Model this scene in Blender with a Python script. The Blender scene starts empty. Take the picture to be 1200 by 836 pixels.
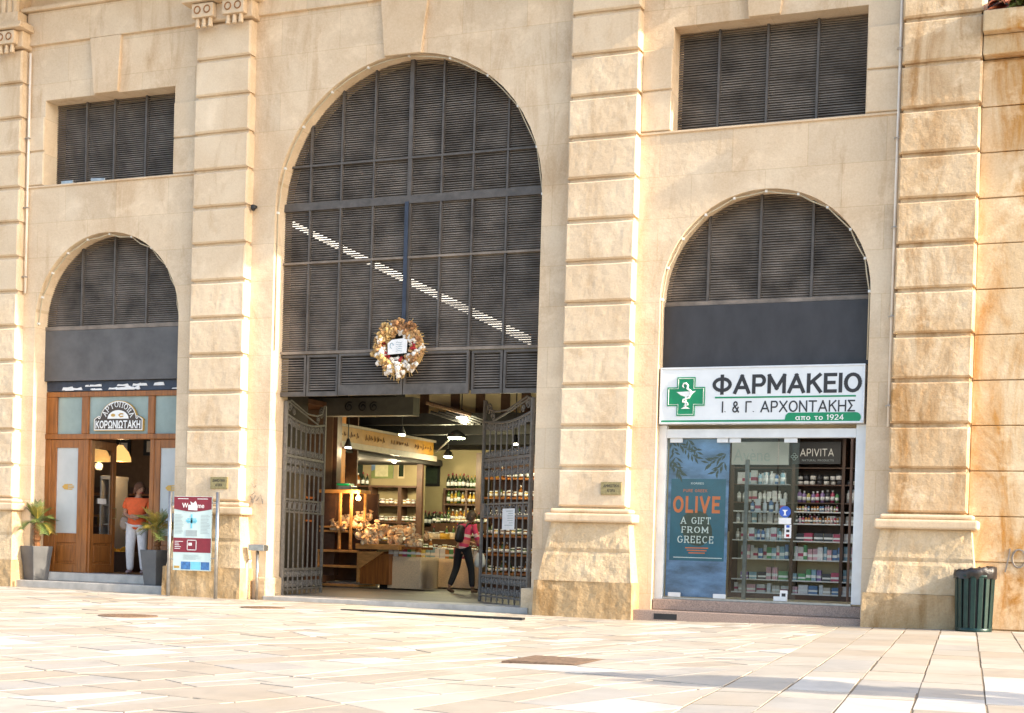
import bpy, bmesh, math, random
from mathutils import Vector, Matrix, noise
from mathutils.geometry import tessellate_polygon
random.seed(7)
R = math.radians
S = bpy.context.scene
COL = S.collection

# ------------------------------------------------------------------ camera
CAM = Vector((6.757, -21.220, 1.086))
YAW, PIT, ROL = 0.387786, -0.0161277, 0.0285675
F_PX, SY, W0, H0 = 1665.7, 249.56, 1200.0, 836.0
fw = Vector((-math.sin(YAW)*math.cos(PIT), math.cos(YAW)*math.cos(PIT), math.sin(PIT)))
r0 = Vector((math.cos(YAW), math.sin(YAW), 0)); u0 = r0.cross(fw)
rt = math.cos(ROL)*r0 + math.sin(ROL)*u0
up = -math.sin(ROL)*r0 + math.cos(ROL)*u0
cd = bpy.data.cameras.new("camera"); camo = bpy.data.objects.new("camera", cd); COL.objects.link(camo)
m = Matrix((rt, up, -fw)).transposed().to_4x4(); m.translation = CAM
camo.matrix_world = m
cd.sensor_width = 36; cd.lens = F_PX/W0*36; cd.shift_y = SY/W0
cd.clip_start = .1; cd.clip_end = 2000
S.camera = camo

def at(px, py, Y):
    """world point of the depth plane Y behind a position measured on the photograph"""
    d = fw + rt*((px-W0/2)/F_PX) - up*((py-H0/2-SY)/F_PX)
    return CAM + d*((Y-CAM.y)/d.y)

# ------------------------------------------------------------------ light
SUN_EL, SUN_AZ = 25.0, 4.5            # from the right, just in front of the facade
w = bpy.data.worlds.new("World"); S.world = w; w.use_nodes = True
nt = w.node_tree; nt.nodes.clear()
sky = nt.nodes.new("ShaderNodeTexSky"); sky.sky_type = 'NISHITA'; sky.sun_disc = False
sky.sun_elevation = R(SUN_EL); sky.sun_rotation = R(90+SUN_AZ); sky.dust_density = 2.0
bg = nt.nodes.new("ShaderNodeBackground"); bg.inputs[1].default_value = 0.15
wo = nt.nodes.new("ShaderNodeOutputWorld")
nt.links.new(sky.outputs[0], bg.inputs[0]); nt.links.new(bg.outputs[0], wo.inputs[0])
sd = bpy.data.lights.new("sun", 'SUN'); sd.energy = 3.3; sd.angle = R(.5); sd.color = (1, .86, .66)
so = bpy.data.objects.new("sun", sd); COL.objects.link(so)
sdir = Vector((math.cos(R(SUN_EL))*math.cos(R(SUN_AZ)), -math.cos(R(SUN_EL))*math.sin(R(SUN_AZ)), math.sin(R(SUN_EL))))
so.rotation_euler = sdir.to_track_quat('Z', 'Y').to_euler(); so.location = (30, -10, 20)
S.view_settings.view_transform = 'Standard'; S.view_settings.look = 'None'
S.view_settings.gamma = 1; S.view_settings.use_curve_mapping = False
S.view_settings.exposure = 1.66
S.render.engine = 'CYCLES'

# ------------------------------------------------------------------ materials
def newmat(n):
    mt = bpy.data.materials.new(n); mt.use_nodes = True
    return mt, mt.node_tree, mt.node_tree.nodes["Principled BSDF"]
def N(t, kind, **kw):
    n = t.nodes.new(kind)
    for k, v in kw.items(): setattr(n, k, v)
    return n
def ramp(t, fac, stops):
    r = N(t, "ShaderNodeValToRGB"); t.links.new(fac, r.inputs[0]); e = r.color_ramp.elements
    while len(e) < len(stops): e.new(.5)
    for el, (p, c) in zip(e, stops): el.position = p; el.color = (*c, 1) if len(c) == 3 else c
    return r
def mixc(t, fac, a, b, mode='MIX'):
    x = N(t, "ShaderNodeMix", data_type='RGBA', blend_type=mode)
    for s, v in ((x.inputs[0], fac), (x.inputs[6], a), (x.inputs[7], b)):
        if hasattr(v, 'is_output'): t.links.new(v, s)
        else: s.default_value = v if isinstance(v, (int, float)) else (*v, 1)
    return x.outputs[2]
def noisen(t, co, scale, detail=6, rough=.6, dist=0):
    n = N(t, "ShaderNodeTexNoise"); n.inputs['Scale'].default_value = scale
    n.inputs['Detail'].default_value = detail; n.inputs['Roughness'].default_value = rough; n.inputs['Distortion'].default_value = dist
    t.links.new(co, n.inputs['Vector']); return n.outputs[0]
def bump(t, h, strength, dist, bs, prev=None):
    b = N(t, "ShaderNodeBump"); b.inputs[0].default_value = strength; b.inputs[1].default_value = dist
    t.links.new(h, b.inputs['Height'])
    if prev: t.links.new(prev, b.inputs['Normal'])
    t.links.new(b.outputs[0], bs.inputs['Normal']); return b.outputs[0]
def coords(t, scale=(1, 1, 1), rot=(0, 0, 0)):
    g = N(t, "ShaderNodeNewGeometry"); mp = N(t, "ShaderNodeMapping"); mp.inputs['Scale'].default_value = scale
    mp.inputs['Rotation'].default_value = rot
    t.links.new(g.outputs['Position'], mp.inputs[0]); return mp.outputs[0]
def simple(n, col, rough=.6, metal=0, var=.15, scale=8, bumpd=0, spec=.5, objco=False, stretch=(1, 1, 1)):
    mt, t, b = newmat(n)
    if objco:
        tc = N(t, "ShaderNodeTexCoord"); mp = N(t, "ShaderNodeMapping"); mp.inputs['Scale'].default_value = stretch
        t.links.new(tc.outputs['Object'], mp.inputs[0]); co = mp.outputs[0]
    else: co = coords(t, stretch)
    f = noisen(t, co, scale)
    c0 = tuple(c*(1-var) for c in col); c1 = tuple(min(1, c*(1+var)) for c in col)
    rm = ramp(t, f, [(.3, c0), (.7, c1)])
    t.links.new(rm.outputs[0], b.inputs['Base Color'])
    b.inputs['Roughness'].default_value = rough; b.inputs['Metallic'].default_value = metal
    b.inputs['Specular IOR Level'].default_value = spec
    if bumpd: bump(t, noisen(t, co, scale*4), .6, bumpd, b)
    return mt
def emit(n, col, s):
    mt, t, b = newmat(n); b.inputs['Base Color'].default_value = (*col, 1)
    b.inputs['Emission Color'].default_value = (*col, 1); b.inputs['Emission Strength'].default_value = s
    return mt

def stone(n, c1, c2, stain=(.30, .16, .05), stain_amt=.5, joints=True, bumpd=.012, bs=1.0, pale=.5, st0=.52):
    mt, t, b = newmat(n); co = coords(t)
    big = noisen(t, co, .55, 5, .62, .6)
    col = ramp(t, big, [(.32, c1), (.68, c2)]).outputs[0]
    # weathering streaks: narrow across, long down
    st = noisen(t, coords(t, (1.6, 1.6, .42)), 1.3, 7, .68, .9)
    sm = ramp(t, st, [(st0, (0, 0, 0)), (st0+.2, (stain_amt,)*3)]).outputs[0]
    col = mixc(t, sm, col, stain)
    # lime bloom and repairs
    pl = noisen(t, coords(t, (1, 1, 1.2)), 1.5, 7, .66, .25)
    pm = ramp(t, pl, [(.54, (0, 0, 0)), (.70, (pale,)*3)]).outputs[0]
    col = mixc(t, pm, col, tuple(min(1, c*1.25+.03) for c in c2))
    fine = noisen(t, co, 34, 6, .7)
    col = mixc(t, .28, col, ramp(t, fine, [(.3, (.28, .2, .12)), (.62, (.8, .72, .58))]).outputs[0], 'SOFT_LIGHT')
    h = noisen(t, co, 9, 8, .65)
    nrm = bump(t, h, bs, bumpd, b)
    if joints:
        g = N(t, "ShaderNodeNewGeometry"); sp = N(t, "ShaderNodeSeparateXYZ"); cb = N(t, "ShaderNodeCombineXYZ")
        t.links.new(g.outputs['Position'], sp.inputs[0]); t.links.new(sp.outputs[0], cb.inputs[0]); t.links.new(sp.outputs[2], cb.inputs[1])
        mp = N(t, "ShaderNodeMapping"); mp.inputs['Location'].default_value = (.33, -.41-.0, 0); t.links.new(cb.outputs[0], mp.inputs[0])
        br = N(t, "ShaderNodeTexBrick"); t.links.new(mp.outputs[0], br.inputs[0])
        br.inputs['Scale'].default_value = 1; br.inputs['Brick Width'].default_value = 1.15; br.inputs['Row Height'].default_value = .65
        br.inputs['Mortar Size'].default_value = .006; br.inputs['Mortar Smooth'].default_value = .4; br.offset = .45
        br.inputs['Color1'].default_value = (.92, .92, .92, 1); br.inputs['Color2'].default_value = (1.06, 1.03, .99, 1); br.inputs['Mortar'].default_value = (.86, .81, .74, 1)
        col = mixc(t, 1.0, col, br.outputs[0], 'MULTIPLY')
        nrm = bump(t, br.outputs[1], -.2, .005, b, nrm)
    t.links.new(col, b.inputs['Base Color'])
    b.inputs['Roughness'].default_value = .9; b.inputs['Specular IOR Level'].default_value = .2
    return mt

M = {}
M['wall'] = stone('wall_stone', (.57, .445, .315), (.70, .585, .445), stain_amt=.42, pale=.4)
M['block'] = stone('block_stone', (.57, .44, .305), (.70, .58, .435), joints=False, stain_amt=.38, bumpd=.008, pale=.4)
M['block_stained'] = stone('stained_block_stone', (.50, .345, .20), (.66, .53, .375), stain=(.30, .145, .035), stain_amt=.75, st0=.46, joints=False, bumpd=.02, pale=.75)
M['wing'] = stone('wing_stone', (.52, .375, .22), (.67, .54, .375), stain=(.42, .19, .03), stain_amt=.9, st0=.44, joints=False, pale=.7)
M['plinth'] = stone('plinth_stone', (.48, .36, .225), (.63, .51, .36), stain=(.30, .155, .045), stain_amt=.6, joints=False, bumpd=.03, pale=.5)
M['plinth_low'] = stone('soiled_plinth_stone', (.36, .245, .125), (.54, .40, .25), stain=(.22, .125, .045), stain_amt=.75, joints=False, bumpd=.03, pale=.6, st0=.45)
M['trim'] = stone('trim_stone', (.57, .435, .295), (.68, .55, .41), joints=False, stain_amt=.35, bumpd=.006)
M['slat'] = simple('louvre_slat_wood', (.20, .165, .135), .8, 0, .5, 2.2, .002)
M['mull'] = simple('louvre_frame_paint', (.088, .078, .07), .6, 0, .3, 7)
M['navy'] = simple('navy_steel', (.035, .045, .07), .5, .2, .3, 9)
M['panel'] = simple('charcoal_sheet', (.034, .033, .036), .55, 0, .35, 2.5, .001, stretch=(1, 1, .5))
M['panel_grey'] = simple('grey_sheet', (.10, .095, .094), .6, 0, .25, 2.5, .001)
M['wood'] = simple('varnished_wood', (.27, .095, .02), .38, 0, .4, 6, .0015, stretch=(4, 4, .35))
M['wood_pale'] = simple('pale_pine', (.50, .25, .08), .5, 0, .3, 5, .001, stretch=(1, 4, 4))
M['wood_orange'] = simple('orange_wood', (.50, .185, .025), .4, 0, .3, 5, .001, stretch=(4, 4, .4))
M['wood_dark'] = simple('dark_wood', (.085, .04, .022), .5, 0, .35, 6)
M['frost'] = simple('frosted_glass', (.48, .50, .50), .25, 0, .12, 1.5)
M['frost_green'] = simple('frosted_green_glass', (.25, .31, .29), .2, 0, .2, 1.5)
M['white'] = simple('white_paint', (.72, .72, .70), .5, 0, .08, 5)
M['alu'] = simple('white_aluminium', (.66, .68, .70), .35, .2, .08, 4)
M['steel'] = simple('brushed_steel', (.42, .41, .39), .35, .9, .2, 12)
M['iron'] = simple('painted_wrought_iron', (.165, .148, .13), .6, .15, .3, 14, .001, objco=True)
M['black'] = simple('black_metal', (.02, .02, .022), .5, .2, .3, 9)
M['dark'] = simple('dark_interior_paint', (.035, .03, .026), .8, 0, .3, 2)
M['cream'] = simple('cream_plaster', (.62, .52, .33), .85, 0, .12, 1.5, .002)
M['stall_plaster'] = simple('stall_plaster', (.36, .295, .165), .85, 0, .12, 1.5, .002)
M['concrete'] = simple('concrete_floor', (.105, .10, .10), .6, 0, .22, 3, .002)
M['step'] = simple('grey_marble_step', (.44, .41, .37), .6, 0, .22, 4, .002)
M['granite'] = simple('pink_granite', (.30, .22, .18), .6, 0, .4, 60, .001)
M['burlap'] = simple('burlap_cloth', (.72, .54, .35), .95, 0, .2, 60, .003)
M['rubber'] = simple('dark_soil', (.05, .035, .022), .95, 0, .4, 30, .004)
M['pot'] = simple('grey_fibre_pot', (.10, .10, .102), .6, 0, .22, 4, .002)
M['trunk'] = simple('palm_trunk', (.20, .085, .03), .9, 0, .4, 20, .006)
M['bark'] = simple('tree_bark', (.12, .09, .065), .9, 0, .3, 12, .01)
M['frond'] = simple('palm_frond_leaf', (.11, .15, .035), .5, 0, .35, 9)
M['frond_y'] = simple('yellowing_palm_leaf', (.30, .23, .035), .5, 0, .35, 9)
M['leaf'] = simple('tree_leaf', (.05, .09, .025), .5, 0, .4, 3)
M['binbody'] = simple('dark_green_bin_paint', (.009, .034, .03), .35, .3, .3, 10)
M['binbag'] = simple('black_plastic_bag', (.022, .018, .018), .35, 0, .4, 12, .01)
M['tile'] = simple('terracotta_tile', (.40, .13, .06), .85, 0, .4, 7, .004)
M['brass'] = simple('aged_brass', (.34, .27, .13), .45, .6, .25, 30)
M['ink'] = simple('dark_lettering', (.022, .022, .026), .5, 0, .1, 5)
M['letterwhite'] = simple('white_lettering', (.78, .78, .76), .5, 0, .03, 5)
M['green'] = simple('pharmacy_green', (.0, .22, .09), .4, 0, .08, 4)
M['signwhite'] = simple('white_acrylic', (.66, .69, .71), .3, 0, .05, 3)
M['maroon'] = simple('maroon_print', (.22, .015, .03), .4, 0, .12, 10)
M['paleblue'] = simple('pale_blue_print', (.56, .68, .66), .4, 0, .05, 6)
M['cyan'] = simple('cyan_print', (.18, .55, .68), .4, 0, .1, 10)
M['blueprint'] = simple('sea_photo_print', (.05, .16, .38), .4, 0, .5, 14)
M['greytext'] = simple('grey_small_print', (.36, .42, .42), .5, 0, .1, 10)
M['gold'] = simple('gold_paint', (.55, .33, .08), .4, .3, .15, 12)
M['brownsign'] = simple('dark_brown_enamel', (.055, .035, .025), .35, 0, .15, 8)
M['teal'] = simple('teal_poster_print', (.013, .12, .19), .35, 0, .15, 4)
M['skyprint'] = simple('blue_cloud_print', (.14, .23, .40), .35, 0, .55, 2.2, stretch=(1, 1, 2.5))
M['leafprint'] = simple('olive_leaf_print', (.035, .05, .035), .4, 0, .3, 14)
M['orangeprint'] = simple('orange_print', (.85, .18, .04), .4, 0, .1, 8)
M['sticker'] = simple('blue_sticker', (.03, .10, .45), .4, 0, .1, 8)
M['paper'] = simple('white_paper', (.74, .74, .74), .7, 0, .08, 14)
M['orange_cloth'] = simple('orange_cotton', (.72, .115, .028), .85, 0, .12, 18, .003)
M['white_cloth'] = simple('white_cotton', (.66, .63, .62), .85, 0, .1, 14, .003)
M['black_cloth'] = simple('black_denim', (.015, .015, .018), .85, 0, .2, 14, .003)
M['pink_cloth'] = simple('pink_knit', (.62, .05, .13), .85, 0, .15, 18, .003)
M['stripe_cloth'] = simple('pale_stripe_knit', (.75, .55, .52), .85, 0, .1, 18)
M['coral_cloth'] = simple('coral_stripe_knit', (.65, .18, .14), .85, 0, .1, 18)
M['skin'] = simple('skin', (.38, .20, .125), .55, 0, .1, 16)
M['hair'] = simple('brown_hair', (.10, .036, .013), .85, 0, .4, 40, .004)
M['hair_dark'] = simple('dark_brown_hair', (.045, .025, .016), .6, 0, .4, 40, .004)
M['shoe'] = simple('brown_leather_shoe', (.14, .075, .045), .5, 0, .2, 20)
M['shoe_pink'] = simple('mauve_shoe', (.30, .20, .19), .6, 0, .2, 20)
M['bag_tan'] = simple('taupe_canvas_bag', (.28, .21, .16), .8, 0, .15, 20)
M['plastic_bag'] = simple('white_plastic_bag', (.72, .71, .68), .4, 0, .08, 9, .006)
M['cable'] = simple('beige_cable', (.50, .43, .30), .6, 0, .1, 9)
M['pipe'] = simple('painted_drainpipe', (.78, .70, .60), .5, 0, .12, 4)
M['castiron'] = simple('rusty_cast_iron', (.20, .13, .085), .8, .3, .4, 25, .004)
M['graf'] = simple('spray_paint', (.24, .215, .19), .9, 0, .3, 6)
M['poppy'] = simple('red_dried_flower', (.32, .015, .02), .8, 0, .3, 20)
M['driedtan'] = simple('tan_dried_flower', (.42, .24, .10), .9, 0, .4, 14)
M['driedbrown'] = simple('brown_dried_flower', (.26, .125, .05), .9, 0, .4, 14)
M['driedwhite'] = simple('white_dried_flower', (.74, .68, .60), .9, 0, .15, 14)
M['straw'] = simple('straw', (.48, .31, .12), .9, 0, .3, 14)
M['bulb'] = emit('warm_bulb', (1, .62, .22), 14)
M['flood'] = emit('greenish_lamp', (.95, 1, .55), 18)
M['tube'] = emit('yellow_tube', (1, .72, .25), 9)
M['ledw'] = emit('white_lamp', (1, .93, .8), 5.5)
M['domelamp'] = emit('lit_gold_shade', (.9, .5, .16), .45)

def glass(n, tint=(.9, .95, .95), refl=.12):
    mt, t, b = newmat(n); t.nodes.remove(b)
    o = [x for x in t.nodes if x.type == 'OUTPUT_MATERIAL'][0]
    tr = N(t, "ShaderNodeBsdfTransparent"); tr.inputs[0].default_value = (*tint, 1)
    gl = N(t, "ShaderNodeBsdfGlossy"); gl.inputs['Roughness'].default_value = .01
    fr = N(t, "ShaderNodeFresnel"); fr.inputs[0].default_value = 1.5
    ad = N(t, "ShaderNodeMath", operation='MULTIPLY_ADD'); ad.inputs[1].default_value = .5; ad.inputs[2].default_value = refl; t.links.new(fr.outputs[0], ad.inputs[0])
    mx = N(t, "ShaderNodeMixShader"); t.links.new(ad.outputs[0], mx.inputs[0]); t.links.new(tr.outputs[0], mx.inputs[1]); t.links.new(gl.outputs[0], mx.inputs[2])
    t.links.new(mx.outputs[0], o.inputs[0]); return mt
M['glass'] = glass('shop_glass', refl=.006)
M['glass_clear'] = glass('clear_glass', (.97, .98, .98), .0)
PAL = [(.65, .63, .60), (.55, .50, .44), (.10, .20, .38), (.42, .06, .12), (.10, .30, .12), (.62, .36, .40), (.50, .22, .06), (.05, .05, .06), (.60, .52, .16), (.30, .20, .42), (.25, .42, .50), (.70, .68, .68)]
for i, c in enumerate(PAL): M['box%d' % i] = simple('packaging_%s' % 'abcdefghijkl'[i], c, .4, 0, .12, 30)
M['bottle_dark'] = simple('dark_bottle_glass', (.02, .03, .018), .15, 0, .2, 6)
M['bottle_green'] = simple('green_bottle_glass', (.06, .11, .03), .15, 0, .2, 6)
M['bottle_amber'] = simple('amber_bottle_glass', (.25, .09, .015), .15, 0, .2, 6)
M['bottle_gold'] = simple('golden_oil_bottle', (.55, .34, .05), .15, 0, .2, 6)
M['jar_red'] = simple('dark_preserve_jar', (.13, .03, .015), .2, 0, .3, 6)
M['nutbag'] = simple('cellophane_nut_bag', (.62, .42, .25), .3, 0, .4, 30, .006)
M['nutbag_pale'] = simple('cellophane_herb_bag', (.72, .60, .45), .3, 0, .4, 30, .006)
M['lemon'] = simple('yellow_fruit', (.70, .40, .03), .5, 0, .2, 10)

# ------------------------------------------------------------------ mesh helpers
class MB:
    def __init__(s): s.v = []; s.f = []; s.mi = []
    def add(s, vs, fs, mi=0):
        o = len(s.v); s.v += [tuple(v) for v in vs]
        for f in fs: s.f.append(tuple(i+o for i in f)); s.mi.append(mi)
        return s
    def box(s, x0, x1, y0, y1, z0, z1, mi=0, T=None):
        vs = [Vector((x, y, z)) for z in (z0, z1) for y in (y0, y1) for x in (x0, x1)]
        if T: vs = [T @ v for v in vs]
        return s.add(vs, [(0, 2, 3, 1), (4, 5, 7, 6), (0, 1, 5, 4), (1, 3, 7, 5), (3, 2, 6, 7), (2, 0, 4, 6)], mi)
    def frustum(s, b, t, z0, z1, mi=0):      # b, t = (x0,x1,y0,y1)
        vs = [(x, y, z0) for y in b[2:] for x in b[:2]] + [(x, y, z1) for y in t[2:] for x in t[:2]]
        return s.add(vs, [(0, 2, 3, 1), (4, 5, 7, 6), (0, 1, 5, 4), (1, 3, 7, 5), (3, 2, 6, 7), (2, 0, 4, 6)], mi)
    def prism(s, poly, y0, y1, mi=0):        # polygon in x,z
        n = len(poly); vs = [(x, y0, z) for x, z in poly] + [(x, y1, z) for x, z in poly]
        tri = tessellate_polygon([[Vector((x, z, 0)) for x, z in poly]])
        fs = [tuple(t) for t in tri] + [tuple(i+n for i in reversed(t)) for t in tri]
        fs += [(i, (i+1) % n, (i+1) % n+n, i+n) for i in range(n)]
        return s.add(vs, fs, mi)
    def tube(s, pts, r, n=6, mi=0, closed=False):
        pts = [Vector(p) for p in pts]; k = len(pts); o = len(s.v)
        rr = r if isinstance(r, (list, tuple)) else [r]*k
        prev = None
        for i, p in enumerate(pts):
            a = pts[(i-1) % k] if (i or closed) else p; b = pts[(i+1) % k] if (i < k-1 or closed) else p
            d = (b-a).normalized() if (b-a).length > 1e-9 else Vector((0, 0, 1))
            if prev is None:
                prev = d.orthogonal().normalized()
            e = (prev - d*prev.dot(d))
            e = e.normalized() if e.length > 1e-6 else d.orthogonal().normalized()
            g = d.cross(e); prev = e
            s.v += [tuple(p + (e*math.cos(q)+g*math.sin(q))*rr[i]) for q in [2*math.pi*j/n for j in range(n)]]
        for i in range(k if closed else k-1):
            a = o+i*n; b = o+((i+1) % k)*n
            for j in range(n): s.f.append((a+j, a+(j+1) % n, b+(j+1) % n, b+j)); s.mi.append(mi)
        if not closed:
            s.f.append(tuple(o+j for j in reversed(range(n)))); s.mi.append(mi)
            s.f.append(tuple(o+(k-1)*n+j for j in range(n))); s.mi.append(mi)
        return s
    def lathe(s, prof, c=(0, 0, 0), n=12, mi=0):
        o = len(s.v)
        for r, z in prof: s.v += [(c[0]+r*math.cos(2*math.pi*j/n), c[1]+r*math.sin(2*math.pi*j/n), c[2]+z) for j in range(n)]
        for i in range(len(prof)-1):
            for j in range(n): s.f.append((o+i*n+j, o+i*n+(j+1) % n, o+(i+1)*n+(j+1) % n, o+(i+1)*n+j)); s.mi.append(mi)
        s.f.append(tuple(o+j for j in reversed(range(n)))); s.mi.append(mi)
        s.f.append(tuple(o+(len(prof)-1)*n+j for j in range(n))); s.mi.append(mi)
        return s
    def blob(s, c, rad, n=8, k=6, jit=0., mi=0):
        rx, ry, rz = rad if isinstance(rad, (tuple, list)) else (rad,)*3
        o = len(s.v)
        for i in range(1, k):
            th = math.pi*i/k
            for j in range(n):
                q = 2*math.pi*j/n; e = 1+random.uniform(-jit, jit)
                s.v.append((c[0]+rx*e*math.sin(th)*math.cos(q), c[1]+ry*e*math.sin(th)*math.sin(q), c[2]+rz*e*math.cos(th)))
        t = len(s.v); s.v += [(c[0], c[1], c[2]+rz), (c[0], c[1], c[2]-rz)]
        for j in range(n):
            s.f.append((t, o+j, o+(j+1) % n)); s.mi.append(mi)
            s.f.append((t+1, o+(k-2)*n+(j+1) % n, o+(k-2)*n+j)); s.mi.append(mi)
            for i in range(k-2): s.f.append((o+i*n+j, o+(i+1)*n+j, o+(i+1)*n+(j+1) % n, o+i*n+(j+1) % n)); s.mi.append(mi)
        return s
    def mesh(s, name, mats, smooth=False):
        me = bpy.data.meshes.new(name); me.from_pydata(s.v, [], s.f)
        for x in (mats if isinstance(mats, (list, tuple)) else [mats]): me.materials.append(x if not isinstance(x, str) else M[x])
        me.polygons.foreach_set('material_index', s.mi)
        bm = bmesh.new(); bm.from_mesh(me); bmesh.ops.recalc_face_normals(bm, faces=bm.faces); bm.to_mesh(me); bm.free()
        if smooth: me.polygons.foreach_set('use_smooth', [True]*len(me.polygons))
        return me
    def build(s, name, mats, parent=None, bevel=0, smooth=False, seg=2, local=False):
        """one object; world coordinates unless local, made relative to an unrotated parent"""
        if parent is not None and not local:
            L = Vector((0, 0, 0)); q = parent
            while q: L += q.location; q = q.parent
            s.v = [tuple(Vector(v)-L) for v in s.v]
        o = bpy.data.objects.new(name, s.mesh(name, mats, smooth)); COL.objects.link(o)
        if parent is not None: o.parent = parent
        if bevel:
            b = o.modifiers.new('bevel', 'BEVEL'); b.width = bevel; b.segments = seg; b.limit_method = 'ANGLE'; b.angle_limit = R(35)
        return o
def tag(o, label, cat, group=None):
    o['label'] = label; o['category'] = cat
    if group: o['group'] = group
    return o
def thing(name, label, cat, loc=(0, 0, 0), rz=0, group=None):
    o = bpy.data.objects.new(name, None); COL.objects.link(o); o.location = loc; o.rotation_euler = (0, 0, rz)
    o.empty_display_size = .2
    return tag(o, label, cat, group)
def solo(name, mb, mats, label, cat, loc=(0, 0, 0), group=None, **kw):     # thing made of one mesh, local coordinates
    o = mb.build(name, mats, None, **kw); o.location = loc; return tag(o, label, cat, group)
def structure(o): o['kind'] = 'structure'; return o
def dup(root, loc, rz=None, label=None, group=None, scale=None):
    r = root.copy(); COL.objects.link(r); r.location = loc
    if rz is not None: r.rotation_euler = (0, 0, rz)
    if scale: r.scale = scale
    if label: r['label'] = label
    if group: r['group'] = group
    for ch in list(root.children):
        c = ch.copy(); COL.objects.link(c); c.parent = r
        for g in ch.children:
            d = g.copy(); COL.objects.link(d); d.parent = c
    return r
def text(name, s, x0, x1, z0, z1, y, mat, parent, depth=.004, bold=0., arc=None, local=False, shear=0):
    """lettering fitted into the rectangle x0..x1, z0..z1 of the plane y"""
    c = bpy.data.curves.new(name, 'FONT'); c.body = s; c.size = 1; c.extrude = 0; c.resolution_u = 3
    o = bpy.data.objects.new(name, c); COL.objects.link(o)
    dg = bpy.context.evaluated_depsgraph_get(); me = bpy.data.meshes.new_from_object(o.evaluated_get(dg))
    bpy.data.objects.remove(o); 
    vs = [v.co.copy() for v in me.vertices]; fs = [tuple(p.vertices) for p in me.polygons]
    bpy.data.meshes.remove(me)
    if not vs: return None
    a, b = min(v.x for v in vs), max(v.x for v in vs); cz, d = min(v.y for v in vs), max(v.y for v in vs)
    mb = MB(); out = []
    for v in vs:
        tx = (v.x-a)/(b-a); tz = (v.y-cz)/(d-cz)
        if arc:    # (centre x, centre z, inner radius, outer radius, start angle, end angle)
            th = arc[4]+(arc[5]-arc[4])*tx; rr = arc[2]+(arc[3]-arc[2])*tz
            out.append((arc[0]+rr*math.cos(th), y, arc[1]+rr*math.sin(th)))
        else: out.append((x0+(x1-x0)*tx+shear*tz, y, z0+(z1-z0)*tz))
    mb.add(out, fs)
    if bold and not arc:
        k = bold*(z1-z0)*1.1
        for i in range(8):
            dx, dz = k*math.cos(i*math.pi/4), k*math.sin(i*math.pi/4)*.8
            mb.add([(a_+dx, b_-.00025*(i+1), c_+dz) for a_, b_, c_ in out], fs)
    ob = mb.build(name, mat, parent, local=local)
    sm = ob.modifiers.new('thick', 'SOLIDIFY'); sm.thickness = depth; sm.offset = 0
    return ob
A_ = lambda cx, cz, rx, rz, a0, a1, n=12: [(cx+rx*math.cos(R(a0+(a1-a0)*i/n)), cz+rz*math.sin(R(a0+(a1-a0)*i/n))) for i in range(n+1)]
bowl = lambda x, z0, z1, w_: [(x, z1), (x+w_-(z1-z0)/2*.8, z1)] + A_(x+w_-(z1-z0)/2*.8, (z0+z1)/2, (z1-z0)/2*.8, (z1-z0)/2, 90, -90, 8) + [(x, z0)]
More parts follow.
